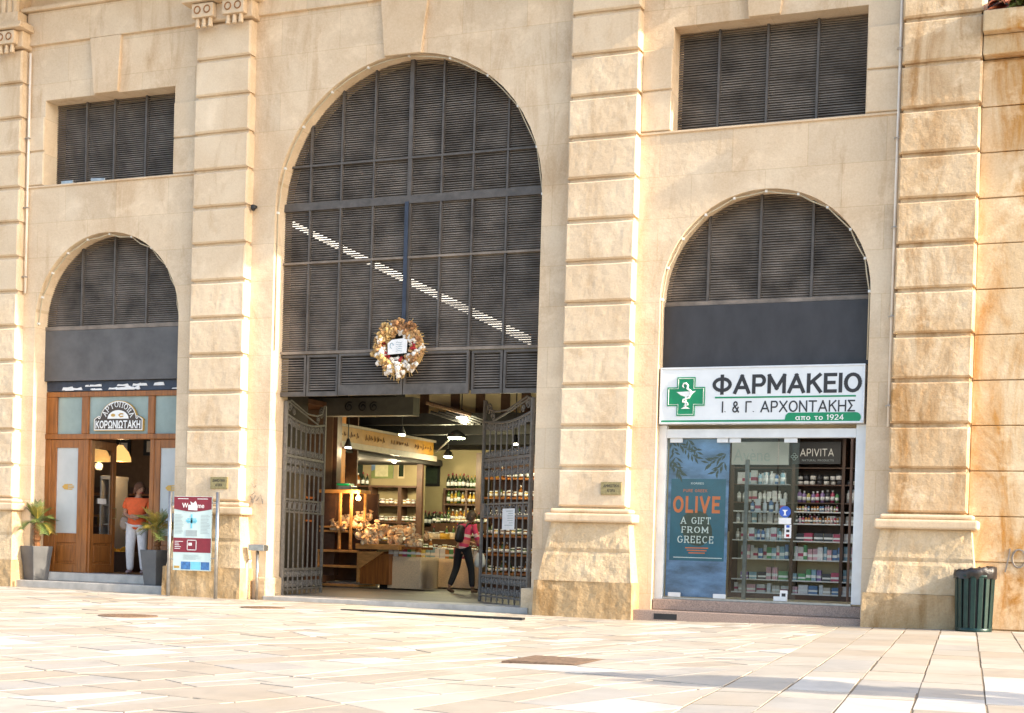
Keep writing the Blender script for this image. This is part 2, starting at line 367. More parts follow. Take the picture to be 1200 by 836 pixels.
GLY = {     # width, strokes (centre lines) on a unit cap height
 'Α': (.80, [[(0, 0), (.40, 1), (.80, 0)], [(.14, .3), (.66, .3)]]), 'Ρ': (.60, [[(0, 0), (0, 1)], bowl(0, .44, 1, .6)]),
 'Φ': (.95, [[(.475, -.03), (.475, 1.03)], A_(.475, .5, .475, .36, 0, 360, 24)]), 'Μ': (.86, [[(0, 0), (0, 1), (.43, .22), (.86, 1), (.86, 0)]]),
 'Κ': (.66, [[(0, 0), (0, 1)], [(.62, 1), (.05, .47)], [(.24, .62), (.66, 0)]]), 'Ε': (.54, [[(.54, 1), (0, 1), (0, 0), (.54, 0)], [(0, .52), (.46, .52)]]),
 'Ι': (.0, [[(0, 0), (0, 1)]]), 'Ο': (.78, [A_(.39, .5, .39, .5, 0, 360, 24)]), 'Χ': (.72, [[(0, 0), (.72, 1)], [(0, 1), (.72, 0)]]),
 'Ν': (.70, [[(0, 0), (0, 1), (.70, 0), (.70, 1)]]), 'Τ': (.70, [[(0, 1), (.70, 1)], [(.35, 1), (.35, 0)]]), 'Η': (.68, [[(0, 0), (0, 1)], [(.68, 0), (.68, 1)], [(0, .51), (.68, .51)]]),
 'Σ': (.60, [[(.60, 1), (.02, 1), (.36, .51), (.0, 0), (.62, 0)]]), 'Γ': (.50, [[(0, 0), (0, 1), (.50, 1)]]), 'Δ': (.8, [[(0, 0), (.4, 1), (.8, 0), (0, 0)]]),
 'Π': (.68, [[(0, 0), (0, 1), (.68, 1), (.68, 0)]]), 'Ω': (.8, [[(0, 0), (.24, 0), (.24, .1)] + A_(.4, .57, .4, .43, 235, -55, 18) + [(.56, .1), (.56, 0), (.8, 0)]]),
 'Ϊ': (.0, [[(0, 0), (0, .82)], [(-.12, 1), (-.10, 1)], [(.10, 1), (.12, 1)]]), '.': (.0, [[(0, 0), (.01, .03)]]),
 '&': (.62, [[(.62, 0), (.14, .68)] + A_(.29, .80, .17, .20, 200, 0, 8) + [(.44, .70), (.10, .42)] + A_(.25, .22, .22, .22, 140, 330, 10) + [(.58, .44)]]),
 'L': (.5, [[(0, 1), (0, 0), (.5, 0)]]), 'V': (.74, [[(0, 1), (.37, 0), (.74, 1)]]), 'F': (.5, [[(0, 0), (0, 1), (.52, 1)], [(0, .5), (.42, .5)]]),
 'G': (.76, [A_(.39, .5, .39, .5, 45, 330, 18) + [(.76, .46), (.5, .46)]]), 'R': (.62, [[(0, 0), (0, 1)], bowl(0, .46, 1, .58), [(.3, .46), (.64, 0)]]), 'C': (.70, [A_(.38, .5, .38, .5, 48, 312, 18)]),
 'S': (.52, [A_(.27, .74, .25, .26, 30, 270, 10) + A_(.26, .25, .27, .25, 90, -150, 10)]), 'U': (.66, [[(0, 1)] + A_(.33, .33, .33, .33, 180, 360, 10) + [(.66, 1)]]), 'D': (.7, [bowl(0, 0, 1, .72) + [(0, 1)]]),
 'α': (.62, [A_(.27, .33, .27, .33, 0, 360, 16), [(.58, .68), (.54, .3), (.66, 0)]]), 'π': (.66, [[(0, .66), (.66, .66)], [(.18, .66), (.14, 0)], [(.48, .66), (.50, .1), (.58, 0)]]),
 'ο': (.54, [A_(.27, .33, .27, .33, 0, 360, 16)]), 'τ': (.5, [[(0, .66), (.5, .66)], [(.25, .66), (.25, .1), (.36, 0)]]),
 '1': (.24, [[(0, .8), (.14, 1), (.14, 0)]]), '9': (.52, [A_(.26, .70, .26, .30, 0, 360, 14), [(.52, .7), (.46, .3), (.2, -.05)]]), '2': (.52, [A_(.26, .72, .25, .28, 170, -30, 10) + [(0, 0), (.54, 0)]]), '4': (.6, [[(.44, -.05), (.44, 1), (0, .25), (.62, .25)]]),
 ' ': (.25, [])}
for a_, b_ in zip('AEIKMNOPTXHBZ', 'ΑΕΙΚΜΝΟΡΤΧΗΒΖ'):
    if b_ in GLY: GLY[a_] = GLY[b_]
def stext(name, s, x0, x1, z0, z1, y, mat, parent, wt=.13, serif=False, arc=None, gap=.20):
    """lettering drawn with flat strokes, fitted to x0..x1, z0..z1 of the plane y"""
    pos = 0; items = []
    for ch in s:
        w_, st_ = GLY[ch]; items.append((pos, st_, w_)); pos += w_+wt+gap
    tot = pos-gap-wt; H = z1-z0-(0 if arc else 0); mb = MB(); cnt = 0
    def put(u, v):
        if arc:
            th = arc[4]+(arc[5]-arc[4])*(u/tot); rr = arc[2]+(arc[3]-arc[2])*v; return (arc[0]+rr*math.cos(th), arc[1]+rr*math.sin(th))
        return (x0+(x1-x0)*(u+wt/2)/(tot+wt), z0+H*(v*(1-wt)+wt/2))
    hw_ = wt/2
    for off, st_, gw in items:
        segs = [(p, q) for l in st_ for p, q in zip(l, l[1:])]
        if serif:
            for l in st_:
                if len(l) < 7:
                    for e, o_ in ((l[0], l[1]), (l[-1], l[-2])):
                        if abs(e[1]-o_[1]) > .3: segs.append(((e[0]-.13, e[1]), (e[0]+.13, e[1])))
                        elif abs(e[0]-o_[0]) > .3 and abs(e[1]-o_[1]) < .01 and e[1] in (0, 1): segs.append(((e[0], e[1]), (e[0], e[1]+(.16 if e[1] == 0 else -.16))))
        k = 0
        for p, q in segs:
            d = Vector((q[0]-p[0], q[1]-p[1])); L = d.length
            if L < 1e-6: continue
            d /= L; n_ = Vector((-d.y, d.x)); h_ = hw_*(.6 if serif and abs(d.x) > .8 else 1)
            ext = h_*.98 if L > .12 else h_*.25
            pts = [Vector(p)-d*ext-n_*h_, Vector(q)+d*ext-n_*h_, Vector(q)+d*ext+n_*h_, Vector(p)-d*ext+n_*h_]
            mb.add([(put(off+v.x, v.y)[0], y-.00005*(k % 40), put(off+v.x, v.y)[1]) for v in pts], [(0, 1, 2, 3)]); k += 1
    ob = mb.build(name, mat, parent)
    return ob
def rock(x0, x1, z0, z1, y, amp, mb, seed, nx=12, nz=7, bev=.028, yb=.21, mi=0, side=True):
    """dressed stone block: chamfered edge, hand-worked face"""
    e = bev; o = len(mb.v); xs = [x0+e+(x1-x0-2*e)*i/nx for i in range(nx+1)]; zs = [z0+e+(z1-z0-2*e)*j/nz for j in range(nz+1)]
    for j, z in enumerate(zs):
        for i, x in enumerate(xs):
            d = noise.fractal(Vector((x*6+seed*7.3, z*6, seed)), .7, 2.1, 5)*amp*.55 + noise.noise(Vector((x*1.4, z*1.4, seed*3)))*amp*.45
            if i in (0, nx) or j in (0, nz): d = d*.3
            mb.v.append((x, y+d, z))
    W = nx+1
    for j in range(nz):
        for i in range(nx): mb.f.append((o+j*W+i, o+j*W+i+1, o+(j+1)*W+i+1, o+(j+1)*W+i)); mb.mi.append(mi)
    ring = [j_i for j_i in [o+i for i in range(nx)] + [o+j*W+nx for j in range(nz)] + [o+nz*W+i for i in range(nx, 0, -1)] + [o+j*W for j in range(nz, 0, -1)]]
    base = len(mb.v)
    for k in ring:
        x, _, z = mb.v[k]
        X = x0 if x < x0+e*1.5 else (x1 if x > x1-e*1.5 else x); Z = z0 if z < z0+e*1.5 else (z1 if z > z1-e*1.5 else z)
        jx = noise.noise(Vector((X*2, Z*2, seed)))*.006
        mb.v.append((X+(jx if X in (x0, x1) else 0), y+e, Z+(jx if Z in (z0, z1) else 0)))
    n = len(ring); back = len(mb.v)
    for k in range(n): x, _, z = mb.v[base+k]; mb.v.append((x, yb, z))
    for k in range(n):
        l = (k+1) % n
        mb.f.append((ring[k], base+k, base+l, ring[l])); mb.mi.append(mi)
        mb.f.append((base+k, back+k, back+l, base+l)); mb.mi.append(mi)

# ------------------------------------------------------------------ ground
def gz(x):
    P = [(-60, .06), (-14, .07), (-12, .065), (-6.5, .025), (0, -.01), (3.6, .05), (5, .075), (9, .085), (80, .085)]
    for (a, za), (b, zb) in zip(P, P[1:]):
        if a <= x <= b:
            t = (x-a)/(b-a); t = t*t*(3-2*t); return za+(zb-za)*t
    return .06
g = MB(); xs = [-300, -120, -60, -40, -25] + [-20+i*.5 for i in range(81)] + [25, 40, 60, 120, 300]; ys = [-300, -80, -30, -15, -8, -4, -2, -1, 0, .5, 1.0, 3, 30, 300]
g.v = [(x, y, gz(max(-60, min(80, x))) + (.0065 if y < .7 else -.3)) for y in ys for x in xs]
for j in range(len(ys)-1):
    for i in range(len(xs)-1): k = j*len(xs)+i; g.f.append((k, k+1, k+1+len(xs), k+len(xs))); g.mi.append(0)
M['paving'] = simple('paving_mortar', (.23, .175, .115), .9, 0, .25, 6, .004)
def slabstone(n, c):
    mt, t, b = newmat(n); P = coords(t)
    col = ramp(t, noisen(t, P, 1.7, 8, .68, .7), [(.28, tuple(x*.80 for x in c)), (.5, c), (.74, tuple(min(1, x*1.13) for x in c))]).outputs[0]
    spots = ramp(t, noisen(t, P, 13, 5, .72), [(.62, (0, 0, 0)), (.72, (.45, .45, .45))]).outputs[0]
    col = mixc(t, spots, col, (.33, .26, .18))
    dirt = ramp(t, noisen(t, P, .45, 6, .6, .4), [(.52, (0, 0, 0)), (.72, (.5, .5, .5))]).outputs[0]
    col = mixc(t, dirt, col, (.42, .335, .235))
    t.links.new(col, b.inputs['Base Color']); b.inputs['Roughness'].default_value = .55; b.inputs['Specular IOR Level'].default_value = .3
    bump(t, noisen(t, P, 7, 7, .65), .35, .012, b); return mt
for k_, c_ in enumerate(((.43, .385, .325), (.465, .415, .35), (.39, .335, .27), (.55, .515, .46), (.385, .36, .325))): M['slab%d' % k_] = slabstone('limestone_slab_%s' % 'abcde'[k_], c_)
def slabs():
    rnd = random.Random(11); polys = []
    c4, s4 = math.cos(R(4.5)), math.sin(R(4.5))
    W2 = lambda a, b: (a*c4-b*s4, a*s4+b*c4)          # paving grid -> world
    def clip(poly, p, n_):
        A, B = [], []
        for i in range(len(poly)):
            q, r_ = poly[i], poly[(i+1) % len(poly)]; dq = (q[0]-p[0])*n_[0]+(q[1]-p[1])*n_[1]; dr = (r_[0]-p[0])*n_[0]+(r_[1]-p[1])*n_[1]
            (A if dq >= 0 else B).append(q)
            if dq*dr < 0: t_ = dq/(dq-dr); x = (q[0]+(r_[0]-q[0])*t_, q[1]+(r_[1]-q[1])*t_); A.append(x); B.append(x)
        return A, B
    def area(p): return abs(sum(p[i][0]*p[(i+1) % len(p)][1]-p[(i+1) % len(p)][0]*p[i][1] for i in range(len(p))))/2
    base = R(66)
    def bsp(p, lim):
        if len(p) < 3: return
        if area(p) < lim*rnd.uniform(.6, 1.5): polys.append(p); return
        u = (math.cos(base), math.sin(base)); v = (-u[1], u[0])
        pu = [q[0]*u[0]+q[1]*u[1] for q in p]; pv = [q[0]*v[0]+q[1]*v[1] for q in p]
        wu, wv = max(pu)-min(pu), max(pv)-min(pv); f = rnd.uniform(.36, .64)
        if wu*.62 > wv: d, e, m_ = u, v, min(pu)+wu*f
        else: d, e, m_ = v, u, min(pv)+wv*f
        o_ = (max(pv)+min(pv))/2 if d is u else (max(pu)+min(pu))/2
        a_ = math.atan2(d[1], d[0])+R(rnd.gauss(0, 9)); pt = (d[0]*m_+e[0]*o_, d[1]*m_+e[1]*o_)
        for h in clip(p, pt, (math.cos(a_), math.sin(a_))): bsp(h, lim)
    XB = 3.35
    bsp([(-24, -18), (XB, -18), (XB, -.12), (-24, -.12+1.4)], .50)
    x = XB
    while x < 13:
        y = -18+rnd.uniform(0, .9)
        while y < -.3:
            l = rnd.choice([.62, .95, .95, 1.25]); polys.append([(x, y), (x+.47, y), (x+.47, y+l), (x, y+l)]); y += l
        x += .47
    mb = MB()
    for p in polys:
        w_ = [W2(*q) for q in p]
        sg_ = sum(w_[i][0]*w_[(i+1) % len(w_)][1]-w_[(i+1) % len(w_)][0]*w_[i][1] for i in range(len(w_)))
        if sg_ < 0: w_.reverse()
        w_ = [q for i, q in enumerate(w_) if (q[0]-w_[i-1][0])**2+(q[1]-w_[i-1][1])**2 > .0004]
        # keep clear of the building line
        w_, _ = clip(w_, (0, -.02), (0, -1))
        if len(w_) < 3 or area(w_) < .03: continue
        cx_, cy_ = sum(q[0] for q in w_)/len(w_), sum(q[1] for q in w_)/len(w_); n = len(w_); g_ = rnd.uniform(.006, .013); ins = []
        for i in range(n):
            a_, b_, c__ = Vector(w_[i-1]), Vector(w_[i]), Vector(w_[(i+1) % n]); e1, e2 = (b_-a_).normalized(), (c__-b_).normalized()
            n1, n2 = Vector((-e1.y, e1.x)), Vector((-e2.y, e2.x)); k = n1+n2; dd = max(.35, 1+n1.dot(n2)); ins.append(b_+k*(g_/dd)+Vector((rnd.gauss(0, .003), rnd.gauss(0, .003))))
        zt = rnd.uniform(-.002, .0025); tx_, ty_ = rnd.gauss(0, .0016), rnd.gauss(0, .0016)
        top = [(q.x, q.y, gz(q.x)+.012+zt+tx_*(q.x-cx_)+ty_*(q.y-cy_)) for q in ins]; bot = [(q.x, q.y, gz(q.x)-.004) for q in ins]
        mi = rnd.choices(range(5), (4, 4, 3, 1.6, 1.4))[0]
        mb.add(top+bot, [tuple(range(n))]+[(i, (i+1) % n, (i+1) % n+n, i+n) for i in range(n)], mi)
    structure(mb.build('plaza_slabs', ['slab%d' % k for k in range(5)]))
structure(g.build('plaza_paving', 'paving', smooth=True))
slabs()

# ------------------------------------------------------------------ market hall
hall = thing('market_hall', 'long sandstone market hall with three arched openings and rusticated pilasters', 'building')
ARCH = {'l': (-10.23, 1.62, 5.04), 'c': (-4.152, 2.50, 6.80), 'r': (1.98, 1.61, 5.01)}
PIL = [(-13.25, -12.12), (-8.24, -7.11), (-1.16, -.02), (3.96, 5.07)]
def archpts(k, n=28, grow=0):
    xc, r, zs = ARCH[k]; r += grow
    return [(xc+r*math.cos(math.pi*i/n), zs+r*math.sin(math.pi*i/n)) for i in range(n+1)]     # right to left
outer = [(-14.2, -.3)]
for k in 'lcr':
    a = archpts(k)[::-1]; outer += [(a[0][0], -.3)] + a + [(a[-1][0], -.3)]
outer += [(5.06, -.3), (5.06, 10.9), (-14.2, 10.9)]
holes = [[(-11.71, 7.61), (-8.80, 7.61), (-8.80, 9.2), (-11.71, 9.2)], [(.47, 7.61), (3.43, 7.61), (3.43, 9.22), (.47, 9.22)]]
mb = MB()
loops = [outer]+holes; flat = [p for l in loops for p in l]
tri = tessellate_polygon([[Vector((x, z, 0)) for x, z in l] for l in loops]); n = len(flat)
mb.v = [(x, .2, z) for x, z in flat]+[(x, .78, z) for x, z in flat]
for t_ in tri: mb.f += [tuple(t_), tuple(i+n for i in reversed(t_))]; mb.mi += [0, 0]
o = 0
for l in loops:
    k = len(l)
    for i in range(k): a, b = o+i, o+(i+1) % k; mb.f.append((a, b, b+n, a+n)); mb.mi.append(0)
    o += k
mb.build('wall', 'wall', hall)
# frieze, string course, attic and the crowning cornice
mb = MB()
for i in range(3): mb.box(PIL[i][1]+.002, PIL[i+1][0]-.002, .135, .22, 10.235, 10.85)
mb.build('frieze', 'wall', hall, bevel=.01)
mb = MB().box(-14.2, 5.13, .06, .3, 10.852, 10.92).box(-14.2, 5.1, .11, .3, 10.922, 10.96)
mb.build('string_course', 'trim', hall, bevel=.015)
MB().box(-14.2, 5.06, .34, .78, 10.962, 11.598).build('attic_wall', 'wall', hall)
MB().box(-14.2, 5.22, -1.0, .9, 11.6, 11.85).box(-14.2, 5.3, -1.08, .9, 11.852, 12.0).build('cornice', 'trim', hall, bevel=.03)
# keystones
for (a, b, c, d, z0) in ((-10.67, -9.98, -10.565, -10.03, 9.205), (-4.65, -3.76, -4.56, -3.87, 9.27), (1.55, 2.25, 1.65, 2.13, 9.225)):
    MB().prism([(a, 10.233), (c, z0), (d, z0), (b, 10.233)], .135, .215).build('keystone', 'trim', hall, bevel=.012)
# rusticated strips beside the upper windows, thin ledge under them
for (a, b) in ((-12.118, -11.712), (-8.798, -8.242), (-.018, .468), (3.432, 3.958)):
    mb = MB()
    for z0, z1 in ((7.625, 8.235), (8.265, 8.885)): rock(a+.004, b-.003, z0, z1, .165, .004, mb, a+z0, 5, 5, .012)
    mb.build('window_flank', 'block', hall)
for a, b in ((-12.11, -8.25), (-.01, 3.95)): MB().box(a, b, .172, .3, 7.575, 7.607).build('window_ledge', 'trim', hall, bevel=.006)
# pilasters
for i, (a, b) in enumerate(PIL):
    sm = 'block_stained' if i == 3 else 'block'
    mb = MB(); mb.box(a+.035, b-.035, .07, .23, 1.6, 10.16)
    for k in range(-1, 12):
        z0 = 2.36+.65*k+(.03 if k > -1 else .04); z1 = 2.36+.65*(k+1)-.03
        amp = .0065 if k < 5 or i >= 2 else .004
        if i == 0: amp = .01 if k < 5 else .004
        rock(a+random.uniform(-.006, .006), b+random.uniform(-.006, .006), z0, z1, 0, amp, mb, i*31+k*1.7, 22, 13)
    p = mb.build('pilaster', sm, hall)
    # moulded base
    mb = MB().box(a-.17, b+.17, -.17, .2, 1.50, 1.64).box(a-.10, b+.10, -.10, .2, 1.642, 1.715)
    mb.build('torus_moulding', 'trim', p, bevel=.055, seg=4, smooth=False)
    mb = MB()
    n = 3 if i == 2 else 1
    # battered pedestal built of hand-cut courses
    def ped(z0, z1, l0, r0_, y0, l1, r1, y1, amp, seed):
        nx, nz = 26, 16; o = len(mb.v)
        for j in range(nz+1):
            t = j/nz; z = z0+(z1-z0)*t; L = l0+(l1-l0)*t; RR = r0_+(r1-r0_)*t; Y = y0+(y1-y0)*t
            for q in range(nx+1):
                x = L+(RR-L)*q/nx
                d = 0 if q in (0, nx) else (noise.fractal(Vector((x*4+seed, z*4, seed)), .8, 2.1, 5)*amp + noise.noise(Vector((x*1.6, z*1.9, seed)))*amp)
                if abs(z-1.02) < .02: d += .02
                mb.v.append((x, Y+d, z))
        for j in range(nz):
            for q in range(nx): k = o+j*(nx+1)+q; mb.f.append((k, k+1, k+nx+2, k+nx+1)); mb.mi.append(0)
        for col in (0, nx):
            e = len(mb.v)
            for j in range(nz+1): x, y, z = mb.v[o+j*(nx+1)+col]; mb.v.append((x, .22, z))
            for j in range(nz): mb.f.append((o+j*(nx+1)+col, o+(j+1)*(nx+1)+col, e+j+1, e+j)); mb.mi.append(0)
        e = len(mb.v); mb.v += [mb.v[o+nz*(nx+1)], mb.v[o+nz*(nx+1)+nx], (r1, .22, z1), (l1, .22, z1)]; mb.f.append((e, e+1, e+2, e+3)); mb.mi.append(0)
    ped(.57, 1.498, a-.24, b+.17, -.17, a-.07, b+.07, -.07, .015 if i >= 2 else .008, i*5.1)
    mb.build('pedestal', 'plinth', p); mb = MB()
    ped(-.2, .567, a-.31, b+.20, -.21, a-.29, b+.19, -.20, .012, i*7.7+2)
    mb.build('pedestal_base', 'plinth_low', p)
    # capital with mutules and guttae
    mb = MB().box(a-.06, b+.06, -.07, .22, 10.162, 10.46).box(a-.16, b+.16, -.26, .22, 10.462, 10.52).box(a-.13, b+.13, -.2, .22, 10.522, 10.60)
    cpt = mb.build('capital', 'trim', p, bevel=.015)
    mb = MB()
    for xm in (a+.25, b-.25):
        mb.box(xm-.22, xm+.22, -.2, -.072, 10.2, 10.44)
        for dx in (-.13, 0, .13): mb.lathe([(.05, 0), (.035, .16)], (xm+dx, -.13, 10.04), 8)
        for dx in (-.1, .1): MB().tube([(xm+dx+.062*math.cos(q*.5236), -.205, 10.33+.062*math.sin(q*.5236)) for q in range(12)], .012, 5, closed=True).build('carved_ring', 'driedbrown', cpt)
    mb.build('mutule_blocks', 'trim', cpt, bevel=.008)
    # fluted shaft of the upper order
    mb = MB().box(a+.05, b-.05, -.08, .3, 10.602, 10.83)
    for q in range(7): x = a+.16+(b-a-.32)*q/6; mb.lathe([(.07, 0), (.07, .75)], (x, .0, 10.832), 8)
    mb.box(a+.12, b-.12, .02, .34, 10.831, 11.595)
    mb.build('fluted_shaft', 'trim', p)
# jamb bases beside the arches
for (a, b) in ((-6.80, -6.60), (-1.80, -1.475)): MB().box(a, b, .12, .74, -.2, .42).build('jamb_base', 'plinth', hall, bevel=.02)

def louvre(kind, x0, x1, zb, zt, mulls, hors, thick=None, y=.55, pitch=.0385):
    slats = MB(); xc, r, zs = ARCH[kind] if kind else (0, 0, 99); z = zb+.03
    def span(z):
        if not kind or z <= zs: return x0, x1
        d = r*r-(z-zs)**2
        if d <= .01: return None
        d = math.sqrt(d)+.06; return xc-d, xc+d
    while z < zt:
        sp = span(z)
        if sp:
            c = .030; dz = random.uniform(-.003, .003)
            slats.add([(sp[0], y-c/2, z-.015+dz), (sp[1], y-c/2, z-.015+dz), (sp[1], y+c, z+.020), (sp[0], y+c, z+.020),
                       (sp[0], y-c/2, z-.009+dz), (sp[1], y-c/2, z-.009+dz), (sp[1], y+c, z+.025), (sp[0], y+c, z+.025)],
                      [(0, 1, 2, 3), (4, 7, 6, 5), (0, 4, 5, 1), (2, 6, 7, 3)])
        z += pitch
    lv = slats.build('louvre_screen', 'slat', hall)
    for x, wd, mat in mulls:
        top = zt if not kind else (zs+math.sqrt(max(0, r*r-(x-xc)**2))+.03)
        MB().box(x-wd/2, x+wd/2, y-.05, y+.05, zb, top).build('mullion', mat, lv)
    for z, h, mat in hors:
        sp = span(z); MB().box(sp[0], sp[1], y-.056, y+.056, z-h/2, z+h/2).build('transom_bar', mat, lv)
    return lv
louvre(None, -11.9, -8.70, 7.62, 9.25, [(-11.0, .034, 'mull'), (-10.36, .034, 'mull'), (-9.65, .034, 'mull')], [])
louvre(None, .40, 3.5, 7.62, 9.28, [(1.12, .034, 'mull'), (1.88, .034, 'mull'), (2.65, .034, 'mull')], [])
louvre('l', -11.95, -8.5, 4.95, 6.68, [(-11.02, .034, 'mull'), (-10.28, .034, 'mull'), (-9.55, .034, 'mull')], [(4.97, .07, 'slat')])
louvre('r', .3, 3.66, 4.95, 6.64, [(1.05, .036, 'mull'), (1.86, .036, 'mull'), (2.66, .036, 'mull')], [(4.97, .06, 'slat')])
lc = louvre('c', -6.75, -1.55, 4.37, 9.33, [(-6.13, .032, 'mull'), (-5.52, .032, 'mull'), (-4.89, .032, 'mull'), (-4.2, .075, 'mull'), (-3.6, .032, 'mull'), (-3.02, .032, 'mull'), (-2.40, .032, 'mull')],
            [(6.93, .13, 'mull'), (7.64, .035, 'mull'), (5.95, .035, 'slat'), (4.38, .05, 'slat')])
# the lower row of screens over the entrance
fr = MB(); sl = MB()
for (a, b, yy) in ((-6.75, -6.14, .55), (-6.12, -5.5, .55), (-5.46, -4.22, .50), (-4.2, -2.99, .50), (-2.96, -2.40, .55), (-2.38, -1.55, .55)):
    fr.box(a, a+.04, yy-.03, yy+.03, 3.62, 4.34).box(b-.04, b, yy-.03, yy+.03, 3.62, 4.34).box(a+.04, b-.04, yy-.03, yy+.03, 3.62, 3.70 if yy > .52 else 3.80).box(a+.04, b-.04, yy-.03, yy+.03, 4.30, 4.34)
    z = 3.74
    while z < 4.3:
        sl.add([(a+.04, yy-.012, z-.012), (b-.04, yy-.012, z-.012), (b-.04, yy+.02, z+.016), (a+.04, yy+.02, z+.016)], [(0, 1, 2, 3)]); z += .043
f1 = fr.build('transom_screen', 'mull', hall); sl.build('screen_slats', 'slat', f1)
# dark sheets below the side louvres
MB().box(-11.95, -8.5, .50, .56, 3.98, 4.93).build('dark_panel', 'panel_grey', hall)
MB().box(.3, 3.66, .46, .52, 3.965, 4.93).build('dark_panel', 'panel', hall)
# torn bills strip over the bakery front
MB().box(-11.9, -8.55, .58, .64, 3.79, 3.975).build('peeling_strip', 'navy', hall)
mb = MB()
for k in range(26):
    x = random.uniform(-11.5, -8.7); zz = random.choice([3.80, 3.81, 3.87]); wd = random.uniform(.05, .28); h = random.uniform(.02, .07)
    mb.prism([(x, zz), (x+wd, zz), (x+wd*.9, zz+h), (x+wd*.5, zz+h*random.uniform(.4, 1.1)), (x+wd*.1, zz+h*.8)], .572-.0004*k, .578)
mb.build('torn_paper', 'paper', hall)

# hall interior: dark shell, skylight gap above the inner gable
mb = MB()
mb.box(-30, 12, .9, 34, -.25, .098, 0)
structure(mb.build('hall_floor', 'concrete'))
structure(MB().box(-6.64, -1.66, .10, .9, -.2, .102).build('entrance_threshold', 'step', bevel=.01))
a = at(330, 260, 9); b = at(640, 414.5, 9)
mb = MB()
mb.box(-14.2, 5.06, .8, 9.3, 10.86, 10.89)                            # roof
mb.box(-16, -15.8, .8, 9.3, 0, 10.86).box(-.15, .05, .8, 34, .1, 10.86)
zA, zB = a.z, b.z
def zl(x): return zA+(zB-zA)*(x-a.x)/(b.x-a.x)
X0, X1 = -15.8, -.15
XE = a.x+(4.95-zA)*(b.x-a.x)/(zB-zA)
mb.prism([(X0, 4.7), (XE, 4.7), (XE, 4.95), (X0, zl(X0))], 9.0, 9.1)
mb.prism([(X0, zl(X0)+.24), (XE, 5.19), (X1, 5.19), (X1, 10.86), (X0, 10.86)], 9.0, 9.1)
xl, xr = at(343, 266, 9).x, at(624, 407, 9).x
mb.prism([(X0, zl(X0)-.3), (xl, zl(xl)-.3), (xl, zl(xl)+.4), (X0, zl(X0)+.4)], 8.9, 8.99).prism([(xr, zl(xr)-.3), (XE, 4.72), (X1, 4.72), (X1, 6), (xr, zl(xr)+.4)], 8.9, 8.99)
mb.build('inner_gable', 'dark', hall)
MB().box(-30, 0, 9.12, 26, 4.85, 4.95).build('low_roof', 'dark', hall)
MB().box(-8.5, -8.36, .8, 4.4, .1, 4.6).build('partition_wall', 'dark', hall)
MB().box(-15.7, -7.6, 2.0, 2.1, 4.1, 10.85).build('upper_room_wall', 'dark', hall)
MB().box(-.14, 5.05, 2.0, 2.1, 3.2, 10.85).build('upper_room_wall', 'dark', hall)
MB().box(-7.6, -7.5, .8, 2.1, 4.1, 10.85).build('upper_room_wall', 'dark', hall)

# ------------------------------------------------------------------ right wing
wing = thing('side_wing', 'lower stained stone wing with terracotta roof tiles right of the hall', 'building')
mb = MB(); mb.box(5.0, 16, .235, .8, -.2, 8.24)
for k in range(-3, 9):
    z0 = 2.36+.65*k+.008; z1 = min(8.235, 2.36+.65*(k+1)-.008)
    if k < 0 and k == -3: z0, z1 = .1, 1.05-.0
    if k == -2: z0, z1 = 1.066, 1.702
    x = 5.075
    while x < 16:
        wdt = random.choice([.9, 1.4, 1.9]); mb.box(x, min(16, x+wdt-.004), .2+random.uniform(-.004, .004), .3, z0, z1); x += wdt
mb.build('wall', 'wing', wing, bevel=.008)
MB().box(5.075, 16, .02, .4, 8.25, 8.53).box(5.075, 16, -.14, .4, 8.533, 8.83).build('eaves_cornice', 'wing', wing, bevel=.02)
mb = MB()
for i in range(40):
    x = 5.25+i*.27
    for j in range(6):
        yy = -.2+j*.42; zz = 8.86+j*.17
        pts = [(x+.11*math.cos(q*math.pi/6), zz+.075*math.sin(q*math.pi/6)) for q in range(7)]
        y1 = yy+.46
        vs = [(px, yy, pz+.02) for px, pz in pts]+[(px, y1, pz+.19) for px, pz in pts]+[(px, yy, pz-.005) for px, pz in pts]+[(px, y1, pz+.165) for px, pz in pts]
        fs = [(q, q+1, q+8, q+7) for q in range(6)]+[(q+14, q+21, q+22, q+15) for q in range(6)]+[(q, q+14, q+15, q+1) for q in range(6)]
        mb.add(vs, fs)
mb.add([(5.1, -.1, 8.84), (16, -.1, 8.84), (16, 2.5, 9.9), (5.1, 2.5, 9.9)], [(0, 1, 2, 3)])
mb.build('tiled_roof', 'tile', wing)
MB().box(5.1, 16, 2.5, 2.7, 8, 9.95).build('rear_parapet', 'wing', wing)
gr = MB()
for pts in ([(5.62, .95), (5.66, 1.3)], ):
    gr.tube([(5.60, .192, .92), (5.64, .192, 1.12), (5.66, .192, 1.26)], .014, 4)
    gr.tube([(5.78+.09*math.cos(q*.5), .192, 1.12+.13*math.sin(q*.5)) for q in range(13)], .014, 4)
    gr.tube([(5.97, .192, 1.28), (5.95, .192, 1.1), (6.02, .192, 1.0), (6.1, .192, 1.1), (6.1, .192, 1.25), (6.1, .192, .95)], .014, 4)
gr.build('spray_scrawl', 'graf', wing)
gr = MB()
for k in range(7):
    x = -6.98+random.uniform(0, .2); z = 1.75+random.uniform(0, .35)
    gr.tube([(x+random.uniform(-.07, .07), .193, z+random.uniform(-.1, .1)) for _ in range(4)], .005, 4)
gr.build('spray_scrawl', 'graf', hall)
